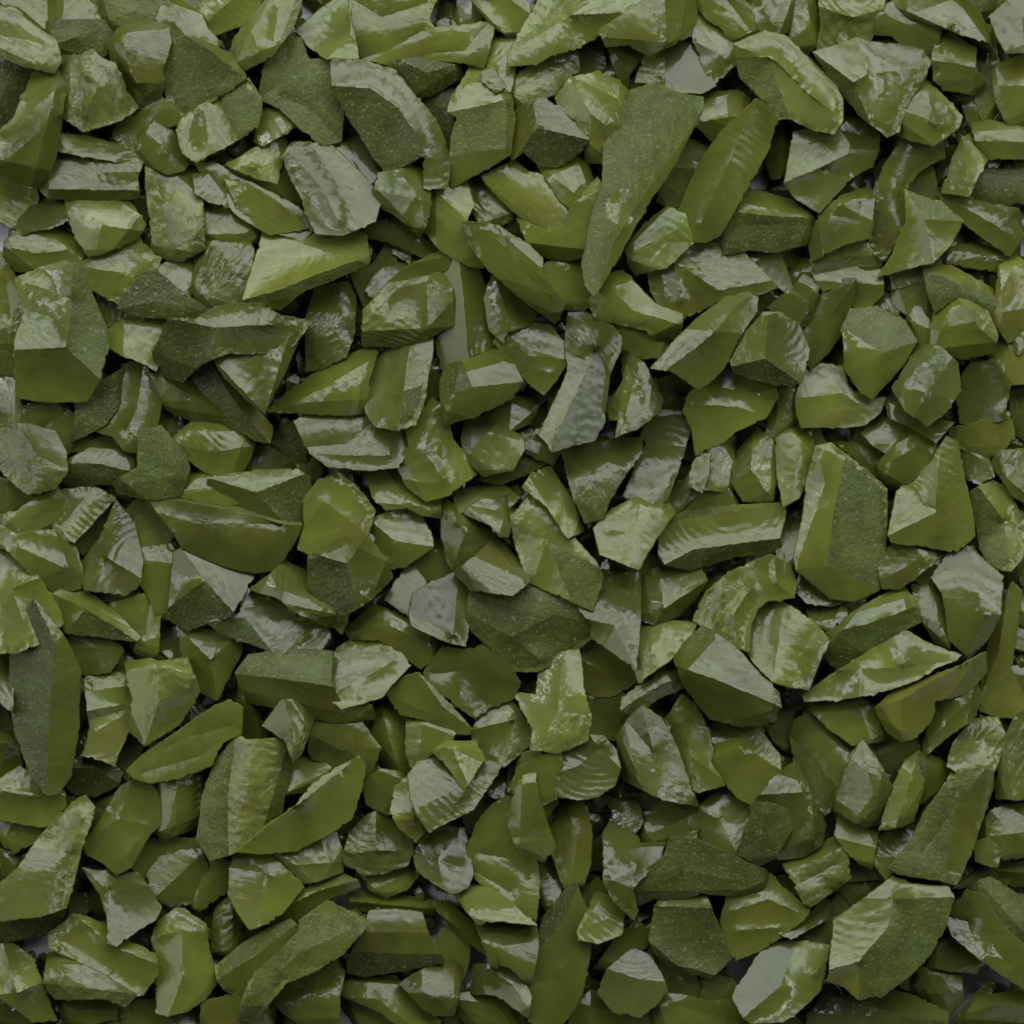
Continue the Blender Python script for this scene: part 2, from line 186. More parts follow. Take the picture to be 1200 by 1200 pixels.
s4 970,360 1060,340 1130,350 1180,410 1195,460 1150,530 1110,580 1060,540 1010,470 940,400 | 980,380,8 1060,450,10 1190,450,6 / 1010,470,6 1140,510,7 | 1030,430:g 1080,510:g 1100,410:r | .0,.2 | rounded chip with swirled ridges
g4 905,660 1000,600 1100,600 1060,680 990,710 940,680 | 1000,605,6 1000,700,4 | 960,650:g | .1,.2 | angular pale chip
g5 825,740 835,670 880,665 960,700 1035,740 1040,780 1000,850 900,870 830,805 | 940,700,9 840,805,6 / 940,700,9 1030,800,3 | 870,740:m | .2,.3 | chip with a bright silvery triangular face
s3 870,880 1000,840 1040,780 1150,810 1060,850 960,890 | | | .0,.2 | flat dim splinter
g2 1030,730 1060,720 1100,780 1160,790 1140,820 1050,780 | | | .0,.2 | small grey fleck
g2 800,940 950,905 1010,950 980,980 900,960 820,990 | | | .0,.3 | crumbly pale edge chip
g4 830,1000 900,960 1000,950 1005,970 980,1080 960,1080 930,1040 | 860,990,5 980,1000,4 | | .1,.2 | pale wedge-like chip
s5 755,1090 750,970 770,960 830,1010 940,1080 880,1160 800,1220 770,1160 | 770,970,8 830,1080,9 800,1200,4 | | .1,.1 | dark folded shard
g5 800,1210 880,1150 940,1090 1040,1190 1060,1240 1000,1290 860,1270 | 830,1220,5 1000,1200,6 | 930,1160:g | .1,.4 | pale four-sided flake with a crumbled lower rim
g3 500,870 590,860 640,900 700,980 740,960 740,1010 690,1000 630,970 560,980 520,940 | 560,880,6 660,970,6 | 560,900:g | .0,.2 | glittering buried crumb
s5 480,1080 500,1030 620,980 670,1000 715,1090 720,1120 620,1190 540,1200 480,1130 | 500,1040,8 590,1100,11 710,1110,4 / 590,1100,11 560,1190,3 / 490,1040,7 630,980,8 | | .0,.2 | rounded cube with a thin grey rim
s5 270,960 320,890 390,865 450,910 515,1000 490,1080 420,1090 300,1150 250,1130 275,1040 | 330,920,7 430,910,8 / 280,1030,7 340,960,10 470,1060,6 / 260,1120,5 400,1060,7 | 380,930:g 420,1010:s | .0,.2 | egg-shaped chip with a broken top
s4 290,1160 400,1100 470,1075 560,1180 570,1230 500,1300 420,1350 400,1420 350,1370 290,1260 | 310,1160,5 420,1180,9 480,1090,7 / 420,1180,9 440,1320,4 | 360,1240:d | .1,.1 | hook-shaped lump
s4 1000,1020 1070,940 1130,970 1200,1080 1290,1180 1310,1230 1280,1340 1200,1300 1060,1240 1020,1120 | 1010,1020,6 1120,1100,10 1290,1200,4 / 1120,1100,10 1080,1220,5 / 1120,1100,10 1220,1290,4 | 1070,1050:g 1230,1240:d | .0,.2 | large sloping lump with a frosted corner
g3 1050,910 1080,870 1130,850 1200,960 1240,1060 1200,1080 1130,970 | 1080,890,6 1190,1040,4 | 1090,900:g | .1,.3 | pale sloping plate
s2 700,480 740,470 740,580 710,610 690,600 | | | | narrow fragment in a dark slot
s2 660,1160 750,1140 790,1210 760,1260 690,1230 | | | | dark low chip
W 533 267
s5 400,285 420,280 510,330 550,345 585,390 580,430 540,520 520,640 525,680 490,745 350,785 300,730 340,640 400,500 390,400 | 510,330,8 495,430,12 370,700,9 350,785,4 / 585,390,7 530,500,11 515,640,9 525,680,7 / 495,430,12 530,500,11 | 450,640:m 420,500:s 560,430:g | .05,.2 | tall prism with a broad flat grey face
s4 590,430 660,480 720,600 715,640 640,700 570,730 580,670 550,670 540,630 600,540 | 590,440,6 650,600,7 580,720,3 | 670,640:g | .0,.2 | twisted chip with a pale lower tip
s3 530,330 580,320 690,340 740,410 730,440 650,450 590,430 580,390 | 550,350,7 690,370,8 735,440,3 | | .0,.2 | low loaf-shaped chip
s2 690,540 800,610 810,640 730,650 700,600 | | | | dark slip of glass
s4 810,640 830,590 900,510 940,490 990,520 1120,540 1130,590 1090,660 980,710 950,740 850,790 840,700 | 840,620,7 1000,630,10 1090,650,5 / 930,560,8 1060,580,9 | 890,570:g 1020,580:g 1060,600:r | .0,.2 | scalloped chip with bright curved crescents
s4 600,940 640,850 680,760 660,730 690,670 740,645 820,660 830,690 800,780 770,870 740,950 690,995 640,975 | 670,765,9 790,760,8 / 680,680,7 820,670,8 / 610,940,5 690,980,4 760,880,8 | 710,870:g 760,690:g | .1,.2 | tall block with two glossy faces
s5 380,790 490,760 600,740 655,740 655,790 600,860 540,960 520,1020 460,1035 420,950 400,870 | 400,840,8 520,820,9 640,760,6 | 560,800:g 480,920:r | .05,.1 | wedge with fine arc ripples
s3 500,1060 560,1000 640,960 700,990 740,960 760,1000 700,1080 640,1190 600,1170 520,1140 | 640,980,8 620,1180,8 / 540,1060,6 640,1080,8 | 580,1060:g | .0,.2 | squat chip with a cloudy pale patch
s5 720,1060 770,995 840,985 1000,980 1155,970 1160,1000 1140,1090 1150,1130 990,1150 830,1200 740,1180 720,1150 | 725,1060,8 800,1025,12 1150,985,9 / 740,1170,8 840,1130,11 1140,1095,9 | 800,1005:d 950,1060:g 1000,1165:d | .0,.1 | long four-sided bar lying level
s3 870,910 850,850 880,780 960,750 980,860 970,920 900,910 | 890,800,5 880,900,5 | | .0,.1 | dark squat chip
g3 830,900 850,830 870,790 890,800 880,870 865,920 | | | .2,.3 | narrow pale glint-edged chip
s2 870,920 990,930 1010,970 860,980 780,970 800,930 | | | | dim low strip
s2 740,960 830,880 870,920 800,960 770,1000 | | | | dim strip beside a block
s3 1100,730 1120,640 1150,560 1220,560 1230,640 1180,690 1140,740 | 1150,570,6 1130,720,4 | | -.1,.1 | small tilted slab
s2 1110,280 1180,230 1250,270 1200,330 | | | | dim nub
s2 650,1170 750,1170 730,1280 650,1290 600,1230 | | | | low dark fragment
W 800 267
s4 175,470 220,380 280,320 340,310 400,340 440,430 410,540 340,545 230,520 185,500 | 300,325,10 290,460,12 190,480,4 / 290,460,12 400,530,4 | 230,500:d 310,400:g | .0,.1 | pyramid with a glinting crest
s5 565,350 590,290 680,280 780,330 820,400 780,470 700,560 665,600 630,580 570,490 | 575,340,9 700,440,11 820,400,7 / 700,440,11 670,590,3 | 690,350:d 640,480:s | .0,.2 | big diamond-shaped chip with a frosted upper facet
s5 400,600 430,500 480,480 560,490 580,560 640,600 710,600 690,650 640,690 560,700 420,700 405,660 | 410,610,7 560,580,10 620,620,8 / 415,690,4 560,640,8 640,640,6 | 480,640:g 490,540:s | .0,.3 | boxy chip with a cloudy white face
s4 745,560 800,480 830,420 900,420 960,480 970,570 920,640 860,690 790,640 | 890,430,7 890,500,12 860,680,4 | 890,560:g | .0,.1 | dome-like chip with a white highlight
s4 970,590 990,520 1020,480 1090,470 1150,530 1140,570 1120,670 1040,695 980,680 | 1080,480,7 1150,560,7 1110,670,4 | | .0,.1 | smooth rounded-square chip
s3 640,720 700,660 780,660 830,720 780,770 720,785 670,750 | 710,690,6 780,700,6 720,770,3 | 720,740:g | .0,.2 | small oval chip with rough glinting face
s4 695,830 740,780 830,725 890,740 880,800 820,870 750,925 705,900 | 710,840,6 840,760,7 880,790,4 | | .0,.2 | smooth bean-shaped chip
s3 340,740 385,700 450,740 450,800 400,940 360,970 350,900 | 370,710,6 420,780,8 370,960,4 | 370,910:g | .1,.1 | upright splint with a pale foot
s3 190,900 200,800 270,720 310,750 325,830 310,950 220,950 | 260,740,7 240,850,9 315,940,4 / 240,850,9 195,910,3 | 240,780:d | .0,.1 | bullet-shaped chip with speckles
g3 350,1070 380,1000 410,990 400,1080 380,1180 340,1180 | | | .1,.3 | thin grey sliver beside a block
s5 470,770 520,760 570,800 640,850 715,920 715,1000 700,1200 690,1270 600,1310 520,1300 400,1200 395,1150 430,1000 440,880 | 480,780,8 500,900,10 410,1190,8 / 570,800,10 530,1000,13 510,1190,9 540,1295,1 / 410,1190,8 510,1190,9 690,1260,3 | 460,1000:s 630,1000:d 480,1250:s | .0,.05 | tall hexagonal block with a frosted right side
s4 730,1080 760,930 880,830 930,740 960,760 980,880 1010,1000 1020,1080 960,1130 890,1120 850,1110 740,1100 | 920,770,10 890,940,13 890,1090,5 / 770,950,6 880,990,11 / 735,1080,3 880,1000,9 | 800,1040:g 830,960:s | .0,.1 | big tapering block with a glossy rim
s4 1020,930 1090,895 1140,920 1170,990 1200,1050 1195,1150 1150,1200 1090,1190 1050,1120 1030,1000 | 1050,930,8 1130,1030,9 1160,1190,4 / 1130,1030,9 1190,1040,4 | 1150,1120:g 1050,1080:d | .0,.1 | barrel-shaped chip with scuffed base
s4 1090,830 1120,790 1220,785 1230,790 1230,980 1170,940 1130,880 | 1120,800,7 1140,880,5 1220,960,4 | | .0,.2 | smooth chip cut by the right edge
g3 960,790 1000,770 1060,810 1085,870 1040,890 980,870 | 990,790,5 1060,850,5 | 1020,820:r | .0,.2 | little fluted chip
s2 940,710 1040,700 1140,660 1150,720 1110,800 1060,810 980,760 | | | | shadowed rough plate
s3 1090,460 1100,370 1200,370 1230,400 1230,540 1160,540 1140,500 | | | .0,.1 | dim chip with yellow-lit rim
s2 1150,550 1230,540 1230,760 1180,720 | | | | dark edge filler
s2 600,770 690,800 700,850 680,870 620,800 540,760 | | | | dim low sliver
s3 720,1110 880,1120 940,1140 930,1220 860,1260 780,1200 740,1150 | | | .0,.0 | dark chip tucked beneath a block
s3 940,1200 960,1130 1010,1130 1060,1190 1050,1260 960,1290 | 980,1140,6 1000,1260,4 | | .0,.1 | small ribbed stub
s2 830,280 880,370 920,420 830,430 820,380 790,330 | | | | dark gap chip
g1 710,600 760,620 850,690 940,690 890,740 800,680 740,660 | | | | dark thin crescent
W 0 533
s3 -20,240 50,290 200,270 260,340 290,460 200,480 150,440 120,420 60,350 -20,300 | 60,320,6 230,400,6 | | .0,.1 | smooth dim slab
s4 -20,340 60,365 120,425 180,500 215,590 170,640 60,690 -20,690 | -20,560,5 40,470,10 130,440,5 / 40,470,10 120,690,6 | 20,420:g 160,560:s 10,620:g | .1,.2 | smooth shoulder-like chip at the left edge
d5 60,600 120,510 150,540 200,610 250,690 280,760 275,960 245,1130 205,1190 165,1195 120,1140 60,990 35,830 40,700 | 130,520,8 190,650,13 175,900,14 180,1190,6 | 110,800:d 230,900:s | .0,.0 | very tall slab with frosted left side and smooth right side
s5 190,490 250,460 300,480 400,550 490,640 480,650 380,640 235,625 210,580 | 200,500,8 300,540,9 480,640,6 / 300,540,9 240,620,3 | 300,580:d 260,490:s | .0,.1 | slanting wedge with dark lower facet
s4 385,530 530,490 540,540 560,545 550,690 530,715 480,690 490,640 | 520,500,7 510,640,7 | | .0,.1 | small cleaver-shaped chip
s2 240,630 400,640 420,690 380,750 300,760 270,700 | | | | dark recess chip
s3 380,750 410,680 440,690 470,740 440,790 410,760 | | 425,700:g | .0,.1 | tiny chip with a white tip
s3 640,620 700,620 780,640 840,630 840,690 760,850 720,830 650,720 | 650,625,7 740,720,9 750,850,2 / 740,720,9 830,640,6 | 780,670:g 690,680:s | .0,.1 | funnel-shaped chip
s2 580,640 640,600 640,720 540,720 550,690 | 600,660,4 | | .0,.1 | small dim chip beside a cleaver shape
g3 -20,660 20,665 35,780 40,900 10,860 -20,850 | | | .2,.3 | grey strip at the left edge
s3 -20,860 30,900 60,980 -20,980 | | | | green chip at the left edge
s3 -20,985 40,985 70,1100 40,1140 -20,1150 | -20,1015,5 45,1015,5 | | .0,.1 | ridged chip at the left edge
g5 300,790 330,755 380,770 440,770 465,810 465,900 460,950 400,1090 360,1070 290,1055 320,960 310,900 | 310,830,8 460,820,6 / 320,900,9 465,870,7 / 330,930,7 450,890,6 / 340,970,9 440,910,8 | 400,880:s 400,980:g 350,1030:g | .2,.3 | bright shard with silvery slashes across it
s3 450,740 530,730 560,740 650,725 690,830 620,940 510,1010 470,970 480,860 | 540,735,7 560,860,8 510,1000,3 / 560,860,8 690,830,3 | 630,780:r | .0,.1 | battered kite-shaped chip
s3 460,970 500,1010 470,1080 450,1140 400,1090 440,1010 | | | .0,.1 | narrow green strip
s5 450,1110 500,1060 620,980 750,890 810,865 850,890 845,980 780,1010 740,1090 640,1130 530,1150 470,1135 | 460,1110,5 640,1000,9 820,950,8 / 500,1120,4 700,1060,9 830,960,8 | 640,1040:g 720,1110:d 720,930:s | .0,.15 | long slanting bar with three facets
s3 620,350 640,340 800,370 880,430 850,480 800,560 660,605 600,570 | 650,350,6 720,440,10 800,540,6 / 720,440,10 610,540,3 | 740,400:g 680,520:d | .0,.1 | shaded chip with a glossy scuffed top
s2 500,340 620,320 620,440 600,570 560,560 530,480 500,440 | | | | dark side fragment
s2 340,470 460,450 500,440 530,490 430,510 390,530 | | | | dim chip under a shell shape
s4 730,590 850,560 860,490 890,470 960,480 1090,560 1150,600 1155,640 1110,700 1000,690 960,685 860,650 780,620 | 735,595,4 860,570,8 970,685,5 / 860,540,9 960,530,9 1100,590,8 1010,680,4 | 1000,600:g 900,630:d 1110,640:s | .0,.2 | fish-shaped chip with a pale belly facet
s3 890,470 960,430 1000,385 1110,440 1200,520 1200,600 1150,590 1040,540 980,490 | 970,440,6 1000,520,6 1180,560,6 | 965,440:g | .0,.1 | dim folded plate
d3 840,770 880,715 960,700 1100,700 1160,700 1150,800 1200,900 1300,890 1310,920 1170,930 1000,880 880,860 | 850,780,4 1000,790,8 1180,810,6 | 1000,830:s | .0,-.05 | wide speckled slab half buried under brighter chips
s3 840,790 880,870 940,1005 880,1020 840,980 850,900 | 860,840,6 920,1000,6 | | -.2,.0 | dark leaning flake
s4 930,950 1000,860 1010,850 1070,870 1095,910 1050,1050 1030,1070 1010,1000 | 1010,860,8 1030,960,8 1020,1060,4 / 1070,880,6 1050,1040,3 | 1040,900:g | .1,.2 | small wedge with a grey ridge facet
s4 720,1200 760,1090 830,990 870,1010 920,1010 1000,1000 1010,1070 1000,1150 980,1260 900,1360 800,1400 740,1420 700,1350 | 830,1000,8 800,1200,9 790,1390,3 / 990,1020,8 960,1200,9 890,1350,4 | 880,1130:r 770,1150:d 990,1120:d | .1,.1 | large rippled block with cracked rim
s2 1010,1070 1080,1060 1150,1100 1100,1150 1070,1170 1010,1180 | | 1100,1120:g | | dark chip with a white glint
d3 250,1090 300,1060 370,1070 420,1120 410,1150 330,1190 260,1180 230,1150 | 260,1110,5 340,1100,6 410,1140,3 | 330,1120:d | .0,.0 | dark oval chip with bright speck
W 267 533
s4 1010,840 1090,850 1100,760 1180,700 1230,690 1240,780 1250,860 1270,920 1260,1000 1160,1040 1070,1030 1080,960 | 1190,710,8 1160,900,11 1090,1020,4 / 1160,900,11 1270,930,6 | 1150,770:g 1130,970:r 1220,800:g | .1,.2 | jumbled glossy chip with white streaks
m4 595,450 640,380 690,450 650,500 630,560 560,510 | | | .1,.3 | grey-violet peak-shaped chip
g5 640,560 655,490 700,460 830,400 850,400 860,440 835,670 790,660 650,600 | 815,410,9 790,655,8 / 640,560,6 810,640,8 | 740,530:m 830,540:s | .1,.4 | flat grey plate with a green upright edge
d3 860,490 940,500 1060,470 1160,500 1240,480 1290,520 1280,630 1200,700 1080,750 1000,750 960,690 850,600 | 870,560,6 1000,640,8 1100,720,6 / 1000,640,8 1150,560,8 1280,600,4 | 1150,620:d 980,560:d | .0,.0 | broad dark speckled plate
s2 540,520 590,470 620,500 650,560 640,580 560,550 | | | | deeply shadowed chip
s3 420,620 510,540 580,560 650,600 740,640 740,690 680,740 610,690 540,640 440,640 | 450,620,5 570,600,7 730,680,4 | | .0,.1 | dim slab behind the plate
g5 340,790 390,680 440,650 540,640 580,690 610,700 640,740 590,790 540,850 480,870 400,890 360,850 | 380,830,8 470,790,12 590,720,10 540,650,8 / 470,790,12 460,850,5 | 460,710:g 560,790:s | .1,.3 | helmet-shaped chip with a big cloudy face
s4 700,760 760,680 800,690 860,690 940,655 1020,800 1000,850 920,880 870,920 780,850 700,790 | 720,770,6 820,760,11 1010,810,5 / 820,760,11 870,910,4 | 830,730:r 930,720:s | .0,.1 | big hat-shaped chip with dotted crest
s5 560,840 630,780 670,770 850,960 850,980 790,980 700,930 610,910 580,870 | 660,775,9 760,890,10 845,970,4 / 570,840,7 780,940,8 | 700,830:s 680,900:d | .0,-.1 | folded dark blade tipped to the right
s4 515,970 540,860 570,860 600,910 640,920 640,1060 650,1110 610,1130 550,1080 530,1010 | 545,870,7 560,970,9 600,1120,4 | | -.1,.1 | banana-shaped upright chip
s3 640,920 700,930 790,980 760,1010 700,1050 650,1090 640,1050 | | | .0,.1 | tucked-away green chip
s4 860,970 930,860 990,850 1070,980 1060,1010 970,1090 920,1080 870,1020 | 990,860,8 1010,930,9 970,1080,4 / 870,980,7 1010,930,9 | 1020,940:g | .0,.1 | rounded hexagonal chip with a glittering side
s4 290,980 310,930 460,935 530,1030 480,1160 470,1180 390,1110 300,1060 290,1040 | 300,980,6 400,1040,9 520,1030,6 / 310,940,7 470,1080,8 | | .0,.1 | broad curved chip behind a thin blade
s5 240,1240 300,1160 390,1100 460,1065 480,1100 470,1160 430,1280 340,1340 240,1390 100,1400 30,1395 130,1310 | 30,1390,3 200,1260,8 455,1070,6 / 240,1220,5 440,1060,4 | 300,1180:g 340,1250:s | .0,.1 | flat pointed blade with a raised grey spine
s4 640,1130 690,1050 710,1045 820,1070 930,1090 955,1095 900,1180 860,1240 800,1270 740,1300 710,1320 670,1260 650,1200 | 705,1050,6 780,1120,9 830,1190,9 780,1250,7 712,1315,3 | 720,1180:g 880,1150:r | .1,.3 | V-notched chip with pale inner face
s5 720,1040 780,1010 870,1010 900,1070 870,1110 830,1180 780,1100 | 790,1020,6 840,1160,5 | | .0,.1 | smooth chip cradled in a V-notch
s3 1010,1140 1040,1060 1130,1040 1160,1050 1140,1150 1150,1220 1100,1290 1040,1250 | 1110,1050,7 1090,1170,8 1090,1280,3 | | -.1,.1 | upright dark chip with ragged top
s2 1030,780 1080,760 1080,840 1040,810 | | 1050,790:g | | tiny whitish crumb
s1 490,1160 540,1120 640,1130 650,1230 560,1250 500,1220 | | | | dark patch chip
s2 540,860 600,790 700,760 700,800 640,770 570,830 | | | | deep chip
W 533 533
s4 440,520 480,430 520,410 580,425 645,420 645,560 640,660 635,750 560,690 490,640 490,590 460,560 | 490,450,7 590,500,9 640,500,7 / 480,560,5 560,600,8 635,740,3 | 580,560:g 560,440:r | .1,.3 | kite-like chip with a pale satin face
s4 650,420 720,400 790,390 860,400 880,440 840,500 780,560 700,590 645,580 645,500 | 720,410,8 735,540,8 700,585,3 / 735,540,8 870,450,5 | 790,450:g 680,520:g 680,450:s | .0,.3 | small cube-like chip with two shiny windows
g3 650,600 720,590 840,600 810,650 740,720 650,790 640,740 | 700,610,5 690,700,6 | 740,640:g | .1,.3 | pale crumpled triangle
g1 560,370 650,390 640,420 520,410 530,350 | | | | black glassy gap chip
s5 840,580 890,480 950,430 1000,400 1110,355 1180,395 1200,450 1190,500 1100,510 1060,540 1035,600 1030,690 980,670 920,630 | 950,440,8 920,590,7 / 1000,420,9 1040,470,11 980,560,11 1000,670,6 / 1120,370,6 1130,450,10 1180,490,5 | 880,560:g 1000,520:r 1150,420:s | .0,.2 | crescent-shaped chip with concentric ripples
s4 1035,600 1060,550 1120,510 1180,540 1260,600 1310,655 1280,710 1240,820 1180,810 1120,790 1060,730 1030,690 | 1150,540,8 1130,780,6 / 1260,620,6 1200,720,8 1240,810,2 | 1090,650:g 1200,640:s 1250,740:s | .1,.3 | four-cornered chip with a light hazy half
s4 775,710 830,650 870,610 940,650 1010,710 1080,790 1130,840 1140,885 1090,940 1000,945 900,920 860,870 810,800 | 780,740,6 920,790,8 1130,880,4 | | .0,.1 | smooth dark oblong slab with a faint ridge
s3 390,700 470,650 520,690 640,760 630,790 560,835 490,840 430,800 410,740 | 420,710,5 560,780,4 | | .0,.0 | dark rounded chip
s3 590,930 600,860 660,820 700,800 750,720 780,710 800,810 700,850 650,900 | 610,900,4 720,810,7 780,780,4 | 770,800:r | .0,.1 | slanting chip with a glittering corner
s2 430,800 480,840 560,840 600,860 590,940 560,990 490,970 470,880 | 520,860,5 | | .0,.1 | plain dim rounded chip
s4 610,940 660,890 720,930 760,1000 800,1100 830,1190 850,1230 780,1215 700,1190 610,1140 580,1080 580,990 | 620,945,6 700,1050,11 720,1180,4 / 700,1050,11 650,900,7 | 620,1010:g | .0,.1 | large smooth shard with a small white window
s4 710,955 760,920 800,850 840,880 890,980 900,1050 890,1080 930,1140 940,1160 860,1180 830,1170 800,1090 750,1030 | 800,870,7 830,1060,9 850,1170,5 / 830,1060,9 920,1150,4 | 800,980:g 740,970:r | .1,.2 | ragged wedge with a pale worn face
s4 885,1075 910,1030 1000,1000 1070,965 1135,1060 1140,1130 1060,1230 1000,1200 940,1130 | 900,1070,6 1010,1020,9 1060,980,6 / 1010,1020,9 1040,1200,4 / 1010,1020,9 1130,1110,5 | 1080,1060:g | .0,.2 | five-sided chip with light scratches
s5 355,1140 370,1060 420,1010 470,985 520,990 565,1040 580,1100 560,1160 500,1200 430,1210 370,1200 | 360,1120,6 440,1090,8 510,1030,8 580,1100,5 / 475,990,6 510,1030,8 | 460,1140:g 430,1040:s | .1,.3 | round disc-like chip with a pale lower half
s3 210,1170 230,1110 290,1080 340,1060 370,1040 360,1130 350,1200 260,1240 | | 290,1140:s | .0,.1 | dark chip beside a round disc
s2 430,840 480,850 470,940 450,910 | | | | slim pale sliver
s3 1090,930 1110,900 1180,910 1210,1000 1180,1040 1130,1000 | | | .0,.1 | dim chip with a fine pale edge
g2 900,960 960,930 1070,945 1090,960 1060,980 990,1000 910,1020 | | | .0,.2 | thin silvery-edged strip
s2 640,340 720,370 720,400 650,410 | | | | tiny dark chip
W 800 533
s3 510,640 600,570 680,520 770,475 810,520 830,580 760,610 690,690 610,710 550,745 490,700 | 520,640,5 660,590,8 800,540,5 | 600,680:d | .0,.1 | sloping dark chip with speckled lower edge
s4 805,400 830,395 860,430 900,450 925,490 935,600 935,675 890,650 860,600 820,510 | 830,410,7 890,520,9 925,660,4 | 890,560:g | .0,.2 | knife-shaped upright chip
s5 425,850 480,810 550,760 650,700 740,615 780,620 860,665 975,705 960,720 880,750 820,790 680,835 550,860 430,865 | 560,770,7 620,750,9 780,750,10 960,710,4 / 740,625,8 780,750,10 / 620,750,9 620,840,4 | 700,690:s 580,770:g 700,790:g 830,690:g | .0,.2 | two-pointed shard with yellow-green tips
s4 685,890 740,840 870,790 1000,740 1060,700 1060,760 1000,830 880,860 870,920 820,985 770,1000 720,960 | 700,890,5 770,860,9 1040,730,6 / 770,860,9 770,990,3 | | .0,.2 | long club-shaped chip with a front ridge
s5 870,830 950,830 1010,820 1030,780 1045,850 1020,930 940,980 860,1050 845,1050 860,980 870,900 | 880,850,5 1000,870,7 860,1030,3 | | .1,.2 | fishtail-shaped chip
s4 880,430 930,360 1000,325 1050,370 1120,430 1110,560 1060,650 1000,700 940,640 935,560 920,480 | 930,500,6 1000,510,10 1060,560,11 1100,560,7 / 1060,560,11 1010,690,3 | 920,400:r 1000,430:s | .0,.1 | thick dark block with a lit front corner
s4 1050,870 1060,740 1110,580 1160,455 1185,480 1170,600 1150,730 1100,810 | 1165,480,7 1110,700,8 1055,850,3 | | .1,.1 | slender tall blade
s3 1040,890 1100,820 1145,750 1200,870 1230,900 1180,910 1100,910 | | | .0,.1 | dim triangle behind a slender blade
s3 1140,750 1230,750 1230,880 1190,850 | | | .0,.2 | light chip cut by the right edge
g2 1180,600 1230,570 1230,690 1180,670 | | | .1,.3 | grey bit at the right edge
s4 385,990 400,940 440,900 520,960 590,1020 600,1090 560,1180 500,1260 440,1180 400,1090 | 395,990,7 490,1090,9 540,1180,4 / 440,910,8 590,1060,5 | 430,1060:g 480,980:s | .0,.2 | barrel-shaped shard with a bright lower band
s4 530,1190 580,1080 630,1005 670,1060 720,1180 740,1260 690,1290 600,1310 530,1260 | 630,1020,8 620,1140,11 680,1280,3 / 620,1140,11 540,1220,4 | | .1,.1 | tall smooth tooth-shaped chip
s3 480,880 600,860 690,900 740,990 660,1000 600,1010 530,960 430,880 | 560,890,4 | 550,880:g | .0,.2 | dim flat chip with a white patch
s3 940,1090 960,1020 1030,940 1100,930 1130,1000 1090,1100 1040,1100 980,1110 | 970,1050,6 1060,1000,9 1110,1000,5 / 1060,1000,9 1080,1090,4 | 1010,1080:g 1080,1030:r | .0,.2 | chip with a sparkling rough patch
s3 1110,1200 1130,1030 1180,920 1230,900 1230,1200 | 1150,1000,5 1160,1190,5 | | -.1,.1 | striped dim plate at the right edge
s3 750,1200 790,1080 840,1060 900,1080 930,1110 880,1180 800,1240 | 830,1070,7 860,1120,7 800,1230,4 | 790,1130:d | .0,.1 | chip with layered ribs
s3 920,1180 960,1110 1080,1100 1090,1150 1050,1250 950,1270 890,1240 | 960,1120,6 1070,1130,5 | | .0,.2 | smooth chip with a paler front face
s3 340,1200 300,1170 390,1100 440,1190 400,1230 | | | .0,.1 | plain green chip between larger ones
s2 640,1000 740,990 850,1000 830,1060 780,1080 740,1150 700,1090 | | | | black-edged recessed chip
s3 400,390 500,380 570,490 600,510 520,520 440,510 400,470 | 410,400,6 480,440,7 560,490,5 | 500,500:g | .0,.2 | small wedge at the foot of a hexagonal block
g3 440,530 520,510 570,540 500,630 470,610 | | 480,570:g | .1,.3 | silver-blue pocket chip
s2 560,510 640,490 640,560 590,580 510,640 | | | | dim chip
s3 690,350 800,300 880,320 880,370 760,460 710,460 | | | | crusty dark chip
W 0 800
s4 -20,360 70,300 110,330 150,380 220,390 225,430 180,490 150,500 80,490 -20,475 | 0,380,7 130,400,9 215,400,4 | 70,355:g | .0,.2 | plump rounded chip with a soft highlight
s5 -20,730 60,660 130,560 200,480 280,410 300,400 330,440 310,510 280,590 260,680 230,790 140,820 -20,840 | 130,590,8 245,600,10 210,780,5 / 245,600,10 290,470,8 | 150,700:g 290,450:r | .05,.15 | long leaning slab with a pale polished face
d4 -20,840 140,820 230,790 210,830 150,880 20,905 -20,900 | | | .0,-.3 | dark underside band
s3 -20,490 80,490 150,500 140,540 50,590 20,560 | | | .0,.1 | dim chip with a light rim at the left
s3 -20,590 30,600 65,640 20,690 -20,720 | | | .0,.1 | little green chip at the left edge
s4 300,570 370,470 430,370 480,345 520,350 560,430 565,490 520,530 480,600 460,640 410,668 370,630 310,600 | 470,370,8 420,480,10 520,500,6 / 420,480,10 320,570,5 / 420,640,5 480,560,7 | 450,420:g 480,490:g 410,620:g | .1,.2 | glossy crinkled lump
s3 560,360 620,330 700,335 700,480 650,510 580,540 555,520 570,440 | 620,340,6 620,470,8 580,535,3 | | .0,.1 | shaded chip with a groove
s3 480,620 520,560 600,555 700,560 720,610 700,600 620,595 540,660 520,690 480,680 | | | | dim flat layer under an oval chip
s4 525,670 560,620 640,595 700,590 725,650 720,710 680,770 600,780 550,750 | 560,740,5 690,610,5 | | .0,.1 | plain smooth oval chip
s3 720,640 760,625 810,640 800,720 700,790 670,780 720,710 | | | .0,.1 | plain leaf-green chip
s4 295,655 340,670 400,670 480,675 515,720 560,790 540,830 460,880 410,920 385,910 385,820 360,740 | 310,660,5 380,730,9 500,720,5 / 380,730,9 400,900,5 | 420,770:g 440,710:s | .1,.2 | notched chip with a white-streaked hollow
s4 180,890 260,820 300,830 370,860 390,920 450,915 540,960 550,1020 500,1090 470,1095 400,1060 300,1010 220,950 180,930 | 190,920,8 340,1010,9 480,1080,6 / 270,830,6 400,930,10 540,990,6 | 290,870:g 450,980:s | .0,.2 | broad ridged wedge with a fine pale line
d3 180,960 220,955 300,1010 400,1065 470,1100 440,1130 380,1100 300,1100 200,1100 165,1050 | 200,1000,5 300,1080,4 | 220,1040:g | .0,.0 | rough dark base of a wedge
